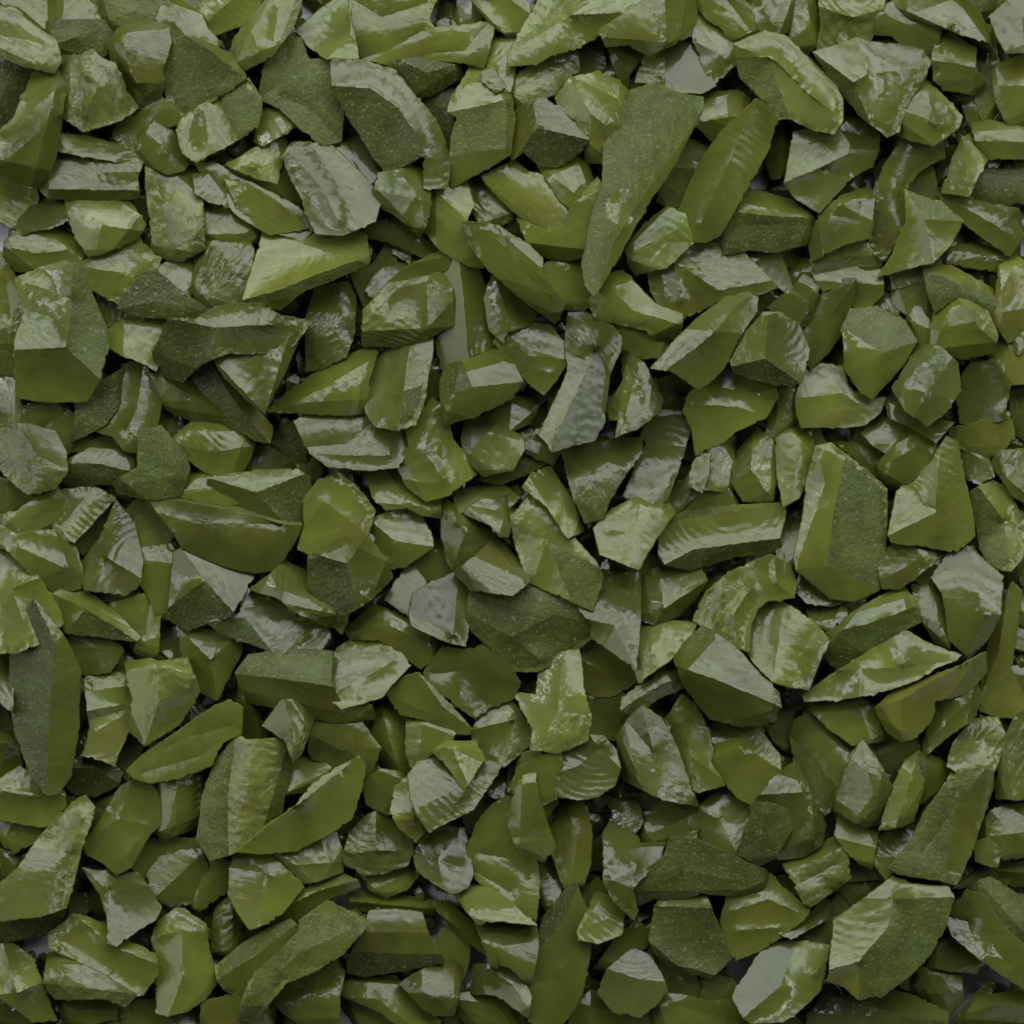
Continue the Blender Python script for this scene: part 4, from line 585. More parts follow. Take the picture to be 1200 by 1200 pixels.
def chip_mesh(spec, rng, step=None):
    """Top faces, side rings and bottom in frame units (x right, y down, z up, z measured from the rim)."""
    poly = [[x, y, h] for x, y, h in spec['outline']]
    # ridge ends that touch the outline become outline points
    ridges = []
    for rd in spec['ridges']:
        new = []
        for qi, q in enumerate(rd):
            end = qi in (0, len(rd) - 1); tol = 6.0 if end else 1.6
            cand_ = [v for r_ in ridges for v in r_] if end else []
            rb = min(cand_, key=lambda v: math.hypot(v[0] - q[0], v[1] - q[1]), default=None)
            if rb is not None and math.hypot(rb[0] - q[0], rb[1] - q[1]) < 4.0: new.append(rb); continue
            best = min(range(len(poly)), key=lambda i: math.hypot(poly[i][0] - q[0], poly[i][1] - q[1]))
            if math.hypot(poly[best][0] - q[0], poly[best][1] - q[1]) < tol:
                poly[best][2] = max(q[2], poly[best][2]); new.append(poly[best]); continue
            if end:
                hit_ = None
                for r_ in ridges:
                    for k in range(len(r_) - 1):
                        d, s_ = seg_dist(q, r_[k], r_[k + 1])
                        if d < 4.0 and 0.02 < s_ < 0.98 and (hit_ is None or d < hit_[0]): hit_ = (d, r_, k, s_)
                if hit_:
                    _, r_, k, s_ = hit_; u_, v_ = r_[k], r_[k + 1]
                    p = [u_[j] + (v_[j] - u_[j]) * s_ for j in range(3)]; r_.insert(k + 1, p); new.append(p); continue
            bd, bi = min((seg_dist(q, poly[i], poly[(i + 1) % len(poly)])[0], i) for i in range(len(poly)))
            if bd < tol or not inside(q[0], q[1], poly):
                a, b = poly[bi], poly[(bi + 1) % len(poly)]; t = seg_dist(q, a, b)[1]
                t = min(0.95, max(0.05, t))
                p = [a[0] + (b[0] - a[0]) * t, a[1] + (b[1] - a[1]) * t, q[2]]
                poly.insert(bi + 1, p); new.append(p); continue
            new.append(list(q))
        ridges.append(new)
    # lower chips run on under the chips that lie on them
    grow = (0.0, 5.5, 5.5, 4.4, 2.8, 1.3)[spec['layer']]
    if grow:
        pa = np.array([p[:2] for p in poly]); n_ = len(pa)
        ori_ = np.sum(pa[:, 0] * np.roll(pa[:, 1], -1) - np.roll(pa[:, 0], -1) * pa[:, 1])
        e1 = pa - np.roll(pa, 1, 0); e2 = np.roll(pa, -1, 0) - pa
        def nrm(e): l = np.hypot(e[:, 0], e[:, 1])[:, None] + 1e-9; return np.stack([e[:, 1], -e[:, 0]], 1) / l * (1 if ori_ > 0 else -1)
        a_, b_ = nrm(e1), nrm(e2); mid = a_ + b_; mid /= np.hypot(mid[:, 0], mid[:, 1])[:, None] + 1e-6
        for i in range(n_):
            poly[i][0] += mid[i, 0] * grow; poly[i][1] += mid[i, 1] * grow
    rip = 'r' in [spec['look']] + [t[2] for t in spec['tags']]
    step = step or (3.0 if rip else 3.8)
    ring = resample(poly, step, rng, 0.6)
    verts = [(p[0], p[1]) for p in ring]; fixed = [p[2] for p in ring]
    n = len(ring)
    edges = [(i, (i + 1) % n) for i in range(n)]
    for rd in ridges:
        prev = None
        for i in range(len(rd)):
            pts = [rd[i]]
            if i:
                a, b = np.array(rd[i - 1]), np.array(rd[i]); l = math.hypot(*(b - a)[:2]); k = max(1, int(l / step))
                wob = [0.7 * rng.uniform(-1, 1) for _ in range(k)]
                pts = []
                for j in range(1, k + 1):
                    p = a + (b - a) * j / k
                    if j < k and l > 1e-6:
                        d = (b - a) / l; p[0] += -d[1] * wob[j]; p[1] += d[0] * wob[j]
                    pts.append(tuple(p))
            for p in pts:
                hit = next((q for q in range(len(verts)) if math.hypot(verts[q][0] - p[0], verts[q][1] - p[1]) < 0.8), None)
                if hit is None:
                    verts.append((p[0], p[1])); fixed.append(p[2]); hit = len(verts) - 1
                if prev is not None and prev != hit: edges.append((prev, hit))
                prev = hit
    n_main = len(edges)
    # broken corners: straight creases near the rim, beyond which the top falls away
    pa = np.array([p[:2] for p in poly]); size = math.sqrt(abs(np.sum(pa[:, 0] * np.roll(pa[:, 1], -1) - np.roll(pa[:, 0], -1) * pa[:, 1])) / 2)
    cuts = []; todo = []; plain = len(spec['ridges']) > 2 or (spec['ridges'] and len(spec['tags']) > 1) or re.search('round|disc|oval|boomerang|curved|blade|arrow|bar\\b', spec['words'])
    for _ in range(spec.get('cuts', 0 if plain else (2 if size > 24 else 1) + (1 if size > 42 else 0) + (1 if size > 60 else 0))):
        an = rng.uniform(0, 6.283); u = np.array([math.cos(an), math.sin(an)]); s0 = float((pa @ u).max()) - rng.uniform(0.10, 0.26) * size
        todo.append((u, s0, rng.uniform(0.35, 1.0), None))
    if size > 20 and len(spec['ridges']) < 2 and not plain:
        for _ in range(2 if size > 34 else 1):       # shallow breaks running across the top
            an = rng.uniform(0, 6.283); u = np.array([math.cos(an), math.sin(an)])
            todo.append((u, float((pa @ u).max()) - rng.uniform(0.3, 0.6) * size, rng.uniform(0.10, 0.32), None))
    if not spec['ridges'] or (len(spec['ridges']) == 1 and len(spec['outline']) > 6):
        top_, bot_ = pa[:, 1].min(), pa[:, 1].max()
        for tx, ty, lk in spec['tags']:      # a pale spot in the photograph is a break that faces the lamp
            if lk == 'g' and ty < top_ + 0.62 * (bot_ - top_):
                an = rng.uniform(-0.5, 0.5) - 1.57; u = np.array([math.cos(an), math.sin(an)])
                todo.append((u, float(u[0] * tx + u[1] * ty) - 0.13 * size, rng.uniform(0.36, 0.55), 'g'))
    for u, s0, sl_, lk_ in todo:
        cuts.append((u, s0, sl_, lk_))
        v = np.array([-u[1], u[0]]); lo, hi = (pa @ v).min(), (pa @ v).max(); prev = None
        for k in range(int((hi - lo) / step) + 1):
            q = u * (s0 + rng.uniform(-0.25, 0.25)) + v * (lo + (k + 0.5) * step)
            if not inside(q[0], q[1], ring) or min((w_[0] - q[0]) ** 2 + (w_[1] - q[1]) ** 2 for w_ in verts) < 2.0: prev = None; continue
            verts.append((q[0], q[1])); fixed.append(None)
            if prev is not None: edges.append((prev, len(verts) - 1))
            prev = len(verts) - 1
    arr = np.array(verts); x0, y0 = arr.min(0); x1, y1 = arr.max(0)
    nfix = len(verts)
    fixarr = np.array(verts); iy = 0; y = y0 + step * 0.5; cand = []
    while y < y1:
        x = x0 + (step * 0.5 if iy % 2 else 0)
        while x < x1:
            cand.append((x + rng.uniform(-1, 1) * step * 0.22, y + rng.uniform(-1, 1) * step * 0.22)); x += step
        y += step * 0.87; iy += 1
    if cand:
        Cd = np.array(cand); R0 = np.array([p[:2] for p in ring]); R1 = np.roll(R0, -1, 0)
        X, Y = Cd[:, :1], Cd[:, 1:]
        cr = ((R0[:, 1] > Y) != (R1[:, 1] > Y)) & (X < (R1[:, 0] - R0[:, 0]) * (Y - R0[:, 1]) / (R1[:, 1] - R0[:, 1] + 1e-12) + R0[:, 0])
        ok = (cr.sum(1) % 2 == 1) & (((Cd[:, None, :] - fixarr[None]) ** 2).sum(2).min(1) > (step * 0.55) ** 2)
        verts += [tuple(q) for q in Cd[ok]]
    vo, eo, fo, ov, oe, of = delaunay_2d_cdt([Vector(v) for v in verts], edges, [], 1, 0.02)
    V = np.array([(v.x, v.y) for v in vo]); m = len(V)
    z = np.zeros(m); fx = np.zeros(m, bool)
    def ridge_z(p):
        bd, bz = 1.2, None
        for rd in ridges:
            for a, b in zip(rd[:-1], rd[1:]):
                d, s = seg_dist(p, a, b)
                if d < bd: bd, bz = d, a[2] + (b[2] - a[2]) * s
        return bz
    for i, src in enumerate(ov):
        f = [fixed[s] for s in src if s < nfix and fixed[s] is not None]
        if f: z[i] = max(f); fx[i] = True
        elif not src or any(s < nfix for s in src):
            rz = ridge_z(V[i])
            if rz is not None: z[i] = rz; fx[i] = True
            elif not src:
                d = (arr[:n, 0] - V[i, 0]) ** 2 + (arr[:n, 1] - V[i, 1]) ** 2; z[i] = fixed[int(np.argmin(d))]; fx[i] = True
    F = [list(f) for f in fo if len(f) == 3]
    # facets: flood fill between constraint edges
    cons = set(); crease = set()
    for e, src in zip(eo, oe):
        if any(s < n_main for s in src): cons.add((min(e), max(e)))
        elif len(src): crease.add((min(e), max(e)))
    em = {}
    for k, f in enumerate(F):
        for a, b in ((f[0], f[1]), (f[1], f[2]), (f[2], f[0])): em.setdefault((min(a, b), max(a, b)), []).append(k)
    fac = [-1] * len(F); nf = 0
    for k in range(len(F)):
        if fac[k] >= 0: continue
        st = [k]; fac[k] = nf
        while st:
            q = st.pop(); f = F[q]
            for a, b in ((f[0], f[1]), (f[1], f[2]), (f[2], f[0])):
                e = (min(a, b), max(a, b))
                if e in cons: continue
                for w in em[e]:
                    if fac[w] < 0: fac[w] = nf; st.append(w)
        nf += 1
    look = [spec['look']] * nf; flook = [None] * len(F); dents = []
    if spec['tags'] and F:
        cen = np.array([V[f].mean(0) for f in F])
        ar = np.array([abs((V[f[1]] - V[f[0]])[0] * (V[f[2]] - V[f[0]])[1] - (V[f[1]] - V[f[0]])[1] * (V[f[2]] - V[f[0]])[0]) / 2 for f in F])
        fa = np.zeros(nf); np.add.at(fa, fac, ar); tot = ar.sum()
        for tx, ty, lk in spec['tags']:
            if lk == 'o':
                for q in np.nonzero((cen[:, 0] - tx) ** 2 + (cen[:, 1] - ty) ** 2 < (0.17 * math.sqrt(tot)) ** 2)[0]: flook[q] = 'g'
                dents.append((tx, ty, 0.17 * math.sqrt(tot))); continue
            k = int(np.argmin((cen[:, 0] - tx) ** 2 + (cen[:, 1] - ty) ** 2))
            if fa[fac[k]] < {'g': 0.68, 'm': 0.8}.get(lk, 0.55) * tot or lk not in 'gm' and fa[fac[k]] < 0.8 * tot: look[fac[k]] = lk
        for u, s0, sl_, lk_ in cuts:
            if lk_:
                for q in np.nonzero(cen @ u > s0)[0]: flook[q] = lk_
    # Heights: every facet is a nearly flat break. Ridges join the facets; the rim follows the facet that ends there.
    pairs = np.array(sorted(em.keys())) if em else np.zeros((0, 2), int)
    A = np.zeros((m, m)); A[pairs[:, 0], pairs[:, 1]] = 1; A[pairs[:, 1], pairs[:, 0]] = 1
    rim = np.zeros(m, bool); rdg = np.zeros(m, bool)
    for (a, b), fs in em.items():
        if len(fs) == 1: rim[a] = rim[b] = True
        elif (a, b) in cons: rdg[a] = rdg[b] = True
    fv = [sorted({a for k, f in enumerate(F) if fac[k] == q for a in f}) for q in range(nf)]
    order_f = sorted(range(nf), key=lambda q: (look[q] not in 'gm', -len(fv[q])))
    c0 = arr[:n].mean(0); ta, tb = spec['tilt']
    zr = np.where(fx, z, 0.0); done = np.zeros(m, bool); z = zr.copy()
    planes = {}
    for q in order_f:
        ids = np.array(fv[q]); Q = V[ids] - V[ids].mean(0)
        anch = fx[ids]
        w = np.where(done[ids], 1.0, np.where(rdg[ids], 0.8, 0.22))[anch]
        M_ = np.stack([Q[anch, 0], Q[anch, 1], np.ones(anch.sum())], 1)
        reg = np.diag([8.0, 8.0, 1e-3])
        sol = np.linalg.solve(M_.T @ (M_ * w[:, None]) + reg, M_.T @ (w * zr[ids][anch]))
        if look[q] in 'gm':     # polished faces are those that were found catching the lamp
            hd = Vector((LAMP[0] - (c0[0] - FRAME / 2) * S, LAMP[1] + (c0[1] - FRAME / 2) * S, LAMP[2])).normalized() + Vector((0, 0, 1)); j_ = 0.04 if look[q] == 'm' else 0.15
            gs = np.array([-hd.x / hd.z + rng.uniform(-j_, j_) - ta, hd.y / hd.z + rng.uniform(-j_, j_) - tb, sol[2]]); f_ = 1.0
            while f_ > 0.15:       # but not so steep that the face would sink into the chip
                s2 = sol + (gs - sol) * f_; dv = np.abs(Q[anch] @ s2[:2] + s2[2] - zr[ids][anch])[rdg[ids][anch]]
                if not len(dv) or dv.max() < (30.0 if look[q] == 'm' else 12.0): break
                f_ *= 0.8
            sol = sol + (gs - sol) * f_
        else:
            g_ = math.hypot(sol[0], sol[1])
            if g_ > 1.3: sol[:2] *= 1.3 / g_
        pz = Q @ sol[:2] + sol[2]; planes[q] = (ids, pz)
        if look[q] in 'gm' or not rdg[ids].any():
            for i, p in zip(ids, pz):
                if rdg[i] and not done[i]: zr[i] = p; done[i] = True
        else:
            for i, p in zip(ids, pz):
                if rdg[i] and not done[i]: zr[i] = 0.5 * zr[i] + 0.5 * p; done[i] = True
    for q in order_f:
        ids, pz = planes[q]; k_ = len(ids); fxq = rdg[ids]; fr = np.nonzero(~fxq)[0]; fi = np.nonzero(fxq)[0]
        z[ids[fi]] = zr[ids[fi]]
        if not len(fr): continue
        cor = np.zeros(k_)
        sub = A[np.ix_(ids, ids)]; dg = sub.sum(1)
        bulge = 0.0 if look[q] == 'm' else (rng.choice((-1, -1, 1)) * rng.uniform(0.01, 0.12 if look[q] == 'g' else 0.10) if look[q] != 'r' else rng.choice((-1, 1)) * rng.uniform(0.05, 0.12))
        Lm = np.diag(dg[fr]) - sub[np.ix_(fr, fr)] + 0.02 * np.eye(len(fr))
        rhs = sub[np.ix_(fr, fi)] @ (zr[ids[fi]] - pz[fi]) if len(fi) else np.zeros(len(fr))
        cor[fr] = np.linalg.solve(Lm, rhs + dg[fr] * bulge * ~rim[ids[fr]])
        z[ids[fr]] = pz[fr] + cor[fr]
    fx = rdg | rim; lp_ok = size > 22
    if spec['layer'] and rng.random() < 0.33 and lp_ok:
        an = rng.uniform(0, 6.283); sp_ = (V[:, 0] - c0[0]) * math.cos(an) + (V[:, 1] - c0[1]) * math.sin(an)
        dr = np.sqrt((((V[:, None, :] - arr[None, :n]) ** 2).sum(2)).min(1))
        wz = (sp_ > np.quantile(sp_, 0.72)) & (dr < rng.uniform(4.5, 8.5))
        z[wz] -= np.array([rng.uniform(0, 2.6) for _ in range(int(wz.sum()))])
        for k, f in enumerate(F):
            if all(wz[a] for a in f): flook[k] = flook[k] or 'r'
    for tx, ty, r in dents:
        d = np.hypot(V[:, 0] - tx, V[:, 1] - ty); w_ = (d < r) & ~rim
        z[w_] -= 0.3 * r * (1 - (d[w_] / r) ** 2) + 0.6 * np.sin(d[w_] * 1.1)
    for u, s0, sl, _ in cuts:
        z -= sl * np.maximum(0.0, V @ u - s0)
    # ripples around a striking point, and small unevenness
    vf = [set() for _ in range(m)]
    for k, f in enumerate(F):
        for a in f: vf[a].add(fac[k])
    rp = {}
    for q in range(nf):
        if look[q] == 'r':
            pts = V[[i for i in range(m) if q in vf[i]]]; c = pts.mean(0); r = max(6, np.ptp(pts, axis=0).max() * 0.5)
            a = rng.uniform(0, 6.28); rp[q] = (c[0] + math.cos(a) * r * 1.1, c[1] + math.sin(a) * r * 1.1, rng.uniform(7.5, 11), rng.uniform(0.35, 0.75))
    for i in range(m):
        if not fx[i]:
            for q in vf[i]:
                if q in rp:
                    cx, cy, lam, am = rp[q]; d = math.hypot(V[i, 0] - cx, V[i, 1] - cy)
                    z[i] += am * (0.55 + 0.45 * math.sin(V[i, 0] * 0.11 + cx) * math.cos(V[i, 1] * 0.09 + cy)) * math.sin(6.283 * d / lam * (1 + 0.004 * d) + 0.9 * math.sin(V[i, 0] * 0.13 + V[i, 1] * 0.07))
            z[i] += rng.uniform(-0.2, 0.2)
    c = arr[:n].mean(0); ta, tb = spec['tilt']
    z += ta * (V[:, 0] - c[0]) + tb * (V[:, 1] - c[1])
    # boundary loop of the top (edges used once)
    nxt = {}
    for f in F:
        for a, b in ((f[0], f[1]), (f[1], f[2]), (f[2], f[0])):
            if len(em[(min(a, b), max(a, b))]) == 1: nxt[a] = b
    loops = []; left = dict(nxt)
    while left:
        s = next(iter(left)); lp = []; q = s
        while q in left: lp.append(q); q = left.pop(q)
        if q == s and len(lp) > 2: loops.append(lp)
    lp = max(loops, key=len) if loops else []
    P = [(V[i, 0], V[i, 1], z[i]) for i in range(m)]
    faces = [tuple(f) for f in F]; mats = [LOOKS.index(flook[k] or look[fac[k]]) for k in range(len(F))]
    sharp = set()
    for e in cons | crease:
        if len(em.get(e, ())) == 2:
            sharp.add(e)
    if lp:
        w, h = np.ptp(arr[:n], axis=0); T = spec.get('thick') or max(11.0, 0.5 * min(w, h))
        zmin = min(z[i] for i in lp); L = len(lp)
        xy = np.array([V[i] for i in lp])
        tan = np.roll(xy, -1, 0) - np.roll(xy, 1, 0); ln = np.hypot(tan[:, 0], tan[:, 1]) + 1e-9
        ori = np.sum(xy[:, 0] * np.roll(xy[:, 1], -1) - np.roll(xy[:, 0], -1) * xy[:, 1])
        nor = np.stack([tan[:, 1] / ln, -tan[:, 0] / ln], 1) * (1 if ori > 0 else -1)
        zt = np.array([z[i] for i in lp])
        under = rng.uniform(0.55, 0.8)
        bot = c + (xy - c) * under
        rings = [(xy + nor * 1.0, zt - 1.1), (xy + nor * 0.7 + (bot - xy) * 0.25, zt - 0.45 * (zt - zmin + T) + np.array([rng.uniform(-1, 1) for _ in range(L)]) * 0.6), (bot, np.full(L, zmin - T))]
        prev = list(lp)
        lk = LOOKS.index('d' if spec['look'] == 'd' else 's')
        for rx, rz in rings:
            base = len(P); P += [(rx[i, 0], rx[i, 1], rz[i]) for i in range(L)]
            cur = list(range(base, base + L))
            for i in range(L):
                j = (i + 1) % L; faces.append((prev[j], prev[i], cur[i], cur[j])); mats.append(lk)
            if prev is not None and rx is not rings[0][0]: pass
            prev = cur
        for i in range(L): sharp.add((min(lp[i], lp[(i + 1) % L]), max(lp[i], lp[(i + 1) % L])))
        b0 = len(P) - L
        cx_, cy_ = bot.mean(0); P.append((cx_, cy_, zmin - T)); k = len(P) - 1
        for i in range(L): faces.append((b0 + (i + 1) % L, b0 + i, k)); mats.append(lk)
        # the first ring under the outline is the worn edge: keep it crisp against the flank
        for i in range(L):
            a, b = m + i, m + (i + 1) % L; sharp.add((min(a, b), max(a, b)))
    P = np.array(P)
    d_in = np.array([np.min((arr[:n, 0] - V[i, 0]) ** 2 + (arr[:n, 1] - V[i, 1]) ** 2) for i in range(m)])
    return dict(P=P, F=faces, M=mats, sharp=sharp, top=np.arange(m), din=np.sqrt(d_in), xy=V, z=z, tris=F)

# ---------------------------------------------------------------- read the list
def parse(text):
    chips = []; ox = oy = 0
    for line in text.strip().splitlines():
        if line.startswith('W '):
            _, a, b = line.split(); ox, oy = float(a), float(b); continue
        fld = [f.strip() for f in line.split('|')]
        while len(fld) < 5: fld.append('')
        head = fld[0].split()
        def pt(s, h=0.0):
            v = [float(q) for q in s.split(',')]
            return (ox + v[0] / 3, oy + v[1] / 3, RIDGE * v[2] if len(v) > 2 else h)
        outline = [pt(s) for s in head[1:]]
        ridges = [[pt(s) for s in r.split()] for r in fld[1].split('/') if r.strip()]
        tags = []
        for s in fld[2].split():
            p, lk = s.split(':'); q = pt(p); tags.append((q[0], q[1], lk))
        tilt = tuple(TILT * float(q) for q in fld[3].split(',')) if fld[3] else (0.0, 0.0)
        if fld[4] in SKIP: continue
        chips.append(dict(look=head[0][0], layer=int(head[0][1]), outline=outline, ridges=ridges, tags=tags, tilt=tilt, words=fld[4]))
    return chips

def random_chip(cx, cy, r, rng):
    n = rng.randint(5, 8); a0 = rng.uniform(0, 6.28); ax = rng.uniform(0.55, 1.0); rot = rng.uniform(0, 3.14)
    o = []
    for i in range(n):
        a = a0 + 6.283 * (i + rng.uniform(-0.3, 0.3)) / n; q = r * rng.uniform(0.75, 1.1)
        x, y = q * math.cos(a), q * ax * math.sin(a)
        o.append((cx + x * math.cos(rot) - y * math.sin(rot), cy + x * math.sin(rot) + y * math.cos(rot), 0.0))
    k = rng.randrange(n); k2 = (k + n // 2) % n
    rd = [[(o[k][0], o[k][1], rng.uniform(2, 6)), (cx + rng.uniform(-0.2, 0.2) * r, cy + rng.uniform(-0.2, 0.2) * r, rng.uniform(5, 10)), (o[k2][0], o[k2][1], rng.uniform(2, 6))]]
    return dict(look=rng.choice('sssdr'), layer=0, outline=o, ridges=rd, tags=[], tilt=(rng.uniform(-.3, .3), rng.uniform(-.3, .3)), words='')

# ---------------------------------------------------------------- stacking on a height grid
CELL = 4.0; PAD = 220
GN = int((FRAME + 2 * PAD) / CELL)
HG = np.zeros((GN, GN))
def cells(xy):
    return np.clip(((xy[:, 0] + PAD) / CELL).astype(int), 0, GN - 1), np.clip(((xy[:, 1] + PAD) / CELL).astype(int), 0, GN - 1)
def settle(g, margin, floor, edge, layer=0):
    sel = g['din'] > edge
    if sel.sum() < 4: sel = g['din'] >= np.sort(g['din'])[-min(6, len(g['din']))]
    ix, iy = cells(g['xy'][sel]); top = g['z'][sel]
    lowest = g['P'][:, 2].min()
    need = HG[iy, ix] + margin - top
    dz = max(floor - lowest, float(np.percentile(need, 94)))
    if layer >= 4:        # the uppermost chips are wedged between their neighbours, never sunk below them
        q0, q1 = g['xy'].min(0) - 14, g['xy'].max(0) + 14
        ax, ay = cells(np.array([q0, q1])); win = HG[ay[0]:ay[1] + 1, ax[0]:ax[1] + 1]
        dz = max(dz, float(np.percentile(win, 75 if layer == 5 else 60)) + 3.0 - float(g['z'].mean()))
    g['dz'] = dz
    np.maximum.at(HG, (iy, ix), top + dz)
    return dz

rng0 = random.Random(11)
bed = []
# under-layer: what shows in the gaps between the chips, and the margin just outside the picture
y = -90
while y < FRAME + 90:
    x = -90 + rng0.uniform(0, 20)
    while x < FRAME + 90:
        r = rng0.uniform(17, 30); px, py = x + rng0.uniform(-8, 8), y + rng0.uniform(-8, 8)
        if not any(math.hypot(px - hx, py - hy) < r * 0.95 + hr for hx, hy, hr in HOLES):
            bed.append(random_chip(px, py, r, rng0))
        x += 34
    y += 32
edge_ring = []
for k in range(150):
    a = rng0.uniform(0, 4); s = rng0.uniform(-70, FRAME + 70); o = rng0.uniform(28, 75)
    px, py = ((s, -o), (FRAME + o, s), (s, FRAME + o), (-o, s))[int(a)]
    edge_ring.append(random_chip(px, py, rng0.uniform(22, 40), rng0))

geo = []
for b in bed:
    b['thick'] = 8.0; g = chip_mesh(b, rng0, 7.0); settle(g, 1.0, 0.5, 5.0); geo.append((b, g))
for b in edge_ring:
    g = chip_mesh(b, rng0, 6.0); settle(g, 2.0, 0.5, 6.0); geo.append((b, g))
chips = parse(DATA)
order = sorted(range(len(chips)), key=lambda i: (chips[i]['layer'], i))
G = {}
for i in order:
    g = chip_mesh(chips[i], random.Random(1000 + i)); settle(g, (0, 2, 2, 4, 6, 7)[chips[i]['layer']], 0.5, 5.0, chips[i]['layer']); G[i] = g

# slivers lodged in the deeper gaps
sm = HG.copy()
for _ in range(6): sm = (sm + np.roll(sm, 1, 0) + np.roll(sm, -1, 0) + np.roll(sm, 1, 1) + np.roll(sm, -1, 1)) / 5
low = [(iy_, ix_) for iy_ in range(GN) for ix_ in range(GN) if sm[iy_, ix_] - HG[iy_, ix_] > 6]
rng0.shuffle(low); lodged = []
for iy_, ix_ in low:
    px, py = ix_ * CELL - PAD, iy_ * CELL - PAD
    if not (-40 < px < FRAME + 40 and -40 < py < FRAME + 40) or len(lodged) >= 800: continue
    if sm[iy_, ix_] - HG[iy_, ix_] < 6 or any(math.hypot(px - hx, py - hy) < 10 + hr for hx, hy, hr in HOLES): continue
    b = random_chip(px, py, rng0.uniform(7, 16), rng0); b['cuts'] = 1; b['tilt'] = (rng0.uniform(-.4, .4), rng0.uniform(-.4, .4)); b['look'] = rng0.choice('ssdgr')
    g = chip_mesh(b, rng0, 4.5); g['dz'] = HG[iy_, ix_] + rng0.uniform(3, 9); lodged.append((b, g))
    jx, jy = cells(g['xy']); np.maximum.at(HG, (jy, jx), g['z'] + g['dz'])
geo += lodged

# crumbs that have fallen between and onto the chips
dust = []
sm = HG.copy()
for _ in range(3): sm = (sm + np.roll(sm, 1, 0) + np.roll(sm, -1, 0) + np.roll(sm, 1, 1) + np.roll(sm, -1, 1)) / 5
while len(dust) < 600:
    px, py = rng0.uniform(-20, FRAME + 20), rng0.uniform(-20, FRAME + 20)
    iy_, ix_ = int((py + PAD) / CELL), int((px + PAD) / CELL)
    if HG[iy_, ix_] > sm[iy_, ix_] - 3: continue
    r = rng0.choice((2.0, 3.0, 4.5, 6.0, 8.0)); b = random_chip(px, py, r, rng0); b['thick'] = r * 0.8; b['cuts'] = 0; b['look'] = rng0.choice('ssgr')
    for rd in b['ridges']:
        rd[:] = [(q[0], q[1], q[2] * r / 16) for q in rd]
    g = chip_mesh(b, rng0, max(1.5, r * 0.5)); g['dz'] = HG[iy_, ix_] - g['P'][:, 2].min() - 1.0; dust.append((b, g))
geo += dust

# ---------------------------------------------------------------- how much of each chip shows from above
RES = 2.0; RN = int(FRAME / RES)
ZB = np.full((RN, RN), -1e9); IB = np.full((RN, RN), -1, int)
for i, g in G.items():
    for f in g['tris']:
        p = g['P'][f]; q = p[:, :2] / RES
        ax, ay = np.floor(q.min(0)).astype(int); bx, by = np.ceil(q.max(0)).astype(int)
        ax, ay = max(ax, 0), max(ay, 0); bx, by = min(bx, RN - 1), min(by, RN - 1)
        if ax > bx or ay > by: continue
        X, Y = np.meshgrid(np.arange(ax, bx + 1) + 0.5, np.arange(ay, by + 1) + 0.5)
        d = (q[1, 1] - q[2, 1]) * (q[0, 0] - q[2, 0]) + (q[2, 0] - q[1, 0]) * (q[0, 1] - q[2, 1])
        if abs(d) < 1e-9: continue
        u = ((q[1, 1] - q[2, 1]) * (X - q[2, 0]) + (q[2, 0] - q[1, 0]) * (Y - q[2, 1])) / d
        v = ((q[2, 1] - q[0, 1]) * (X - q[2, 0]) + (q[0, 0] - q[2, 0]) * (Y - q[2, 1])) / d
        ok = (u >= 0) & (v >= 0) & (u + v <= 1)
        zz = u * p[0, 2] + v * p[1, 2] + (1 - u - v) * p[2, 2] + g['dz']
        sub = ZB[ay:by + 1, ax:bx + 1]; ids = IB[ay:by + 1, ax:bx + 1]
        w = ok & (zz > sub); sub[w] = zz[w]; ids[w] = i
seen = np.bincount(IB[IB >= 0], minlength=len(chips))
KEEP = 300
rank = sorted(range(len(chips)), key=lambda i: -seen[i])
single = set(rank[:KEEP])
cent = {}
for i in range(len(chips)):
    yy, xx = np.nonzero(IB == i)
    cent[i] = (xx.mean() * RES, yy.mean() * RES) if len(xx) else tuple(np.mean([p[:2] for p in chips[i]['outline']], axis=0))

# ---------------------------------------------------------------- labels
count = {}
for c in chips: count[c['words']] = count.get(c['words'], 0) + 1
MARK = [i for i in rank[:170] if count[chips[i]['words']] == 1 and chips[i]['layer'] >= 4 and len(chips[i]['words'].split()) <= 7 and 'edge' not in chips[i]['words']]
GREEN = ('green', 'glass')
def direction(a, b):
    dx, dy = a[0] - b[0], a[1] - b[1]
    if abs(dx) > 1.6 * abs(dy): return 'just left of' if dx < 0 else 'just right of'
    if abs(dy) > 1.6 * abs(dx): return 'just above' if dy < 0 else 'just below'
    return ('above and left of' if dx < 0 else 'above and right of') if dy < 0 else ('below and left of' if dx < 0 else 'below and right of')
used = set(); LABEL = {}
for i in rank[:KEEP]:
    w = chips[i]['words']
    near = sorted((m_ for m_ in MARK if m_ != i and chips[m_]['words'].split()[-1:] is not None), key=lambda q: math.dist(cent[q], cent[i]))
    for q in near:
        mw = re.sub(r'\s+(with|in|of)\s.*$', '', chips[q]['words']) if len((w + chips[q]['words']).split()) > 11 else chips[q]['words']
        same = [k for k in MARK if k != q and chips[k]['words'].startswith(mw) and math.dist(cent[k], cent[i]) < 260]
        if same or len(mw.split()) < 2: mw = chips[q]['words']
        lab = '%s %s the %s' % (w, direction(cent[i], cent[q]), mw)
        if 'green' not in lab: lab = lab.replace(w, re.sub(r'\b(chip|shard|slab|block|piece|splinter|wedge|bar|lump|flake|sliver)\b', r'green \1', w, count=1), 1)
        if len(lab.split()) <= 16 and lab not in used: break
    if len(lab.split()) > 16: lab = ' '.join(lab.split()[:16])
    used.add(lab); LABEL[i] = lab

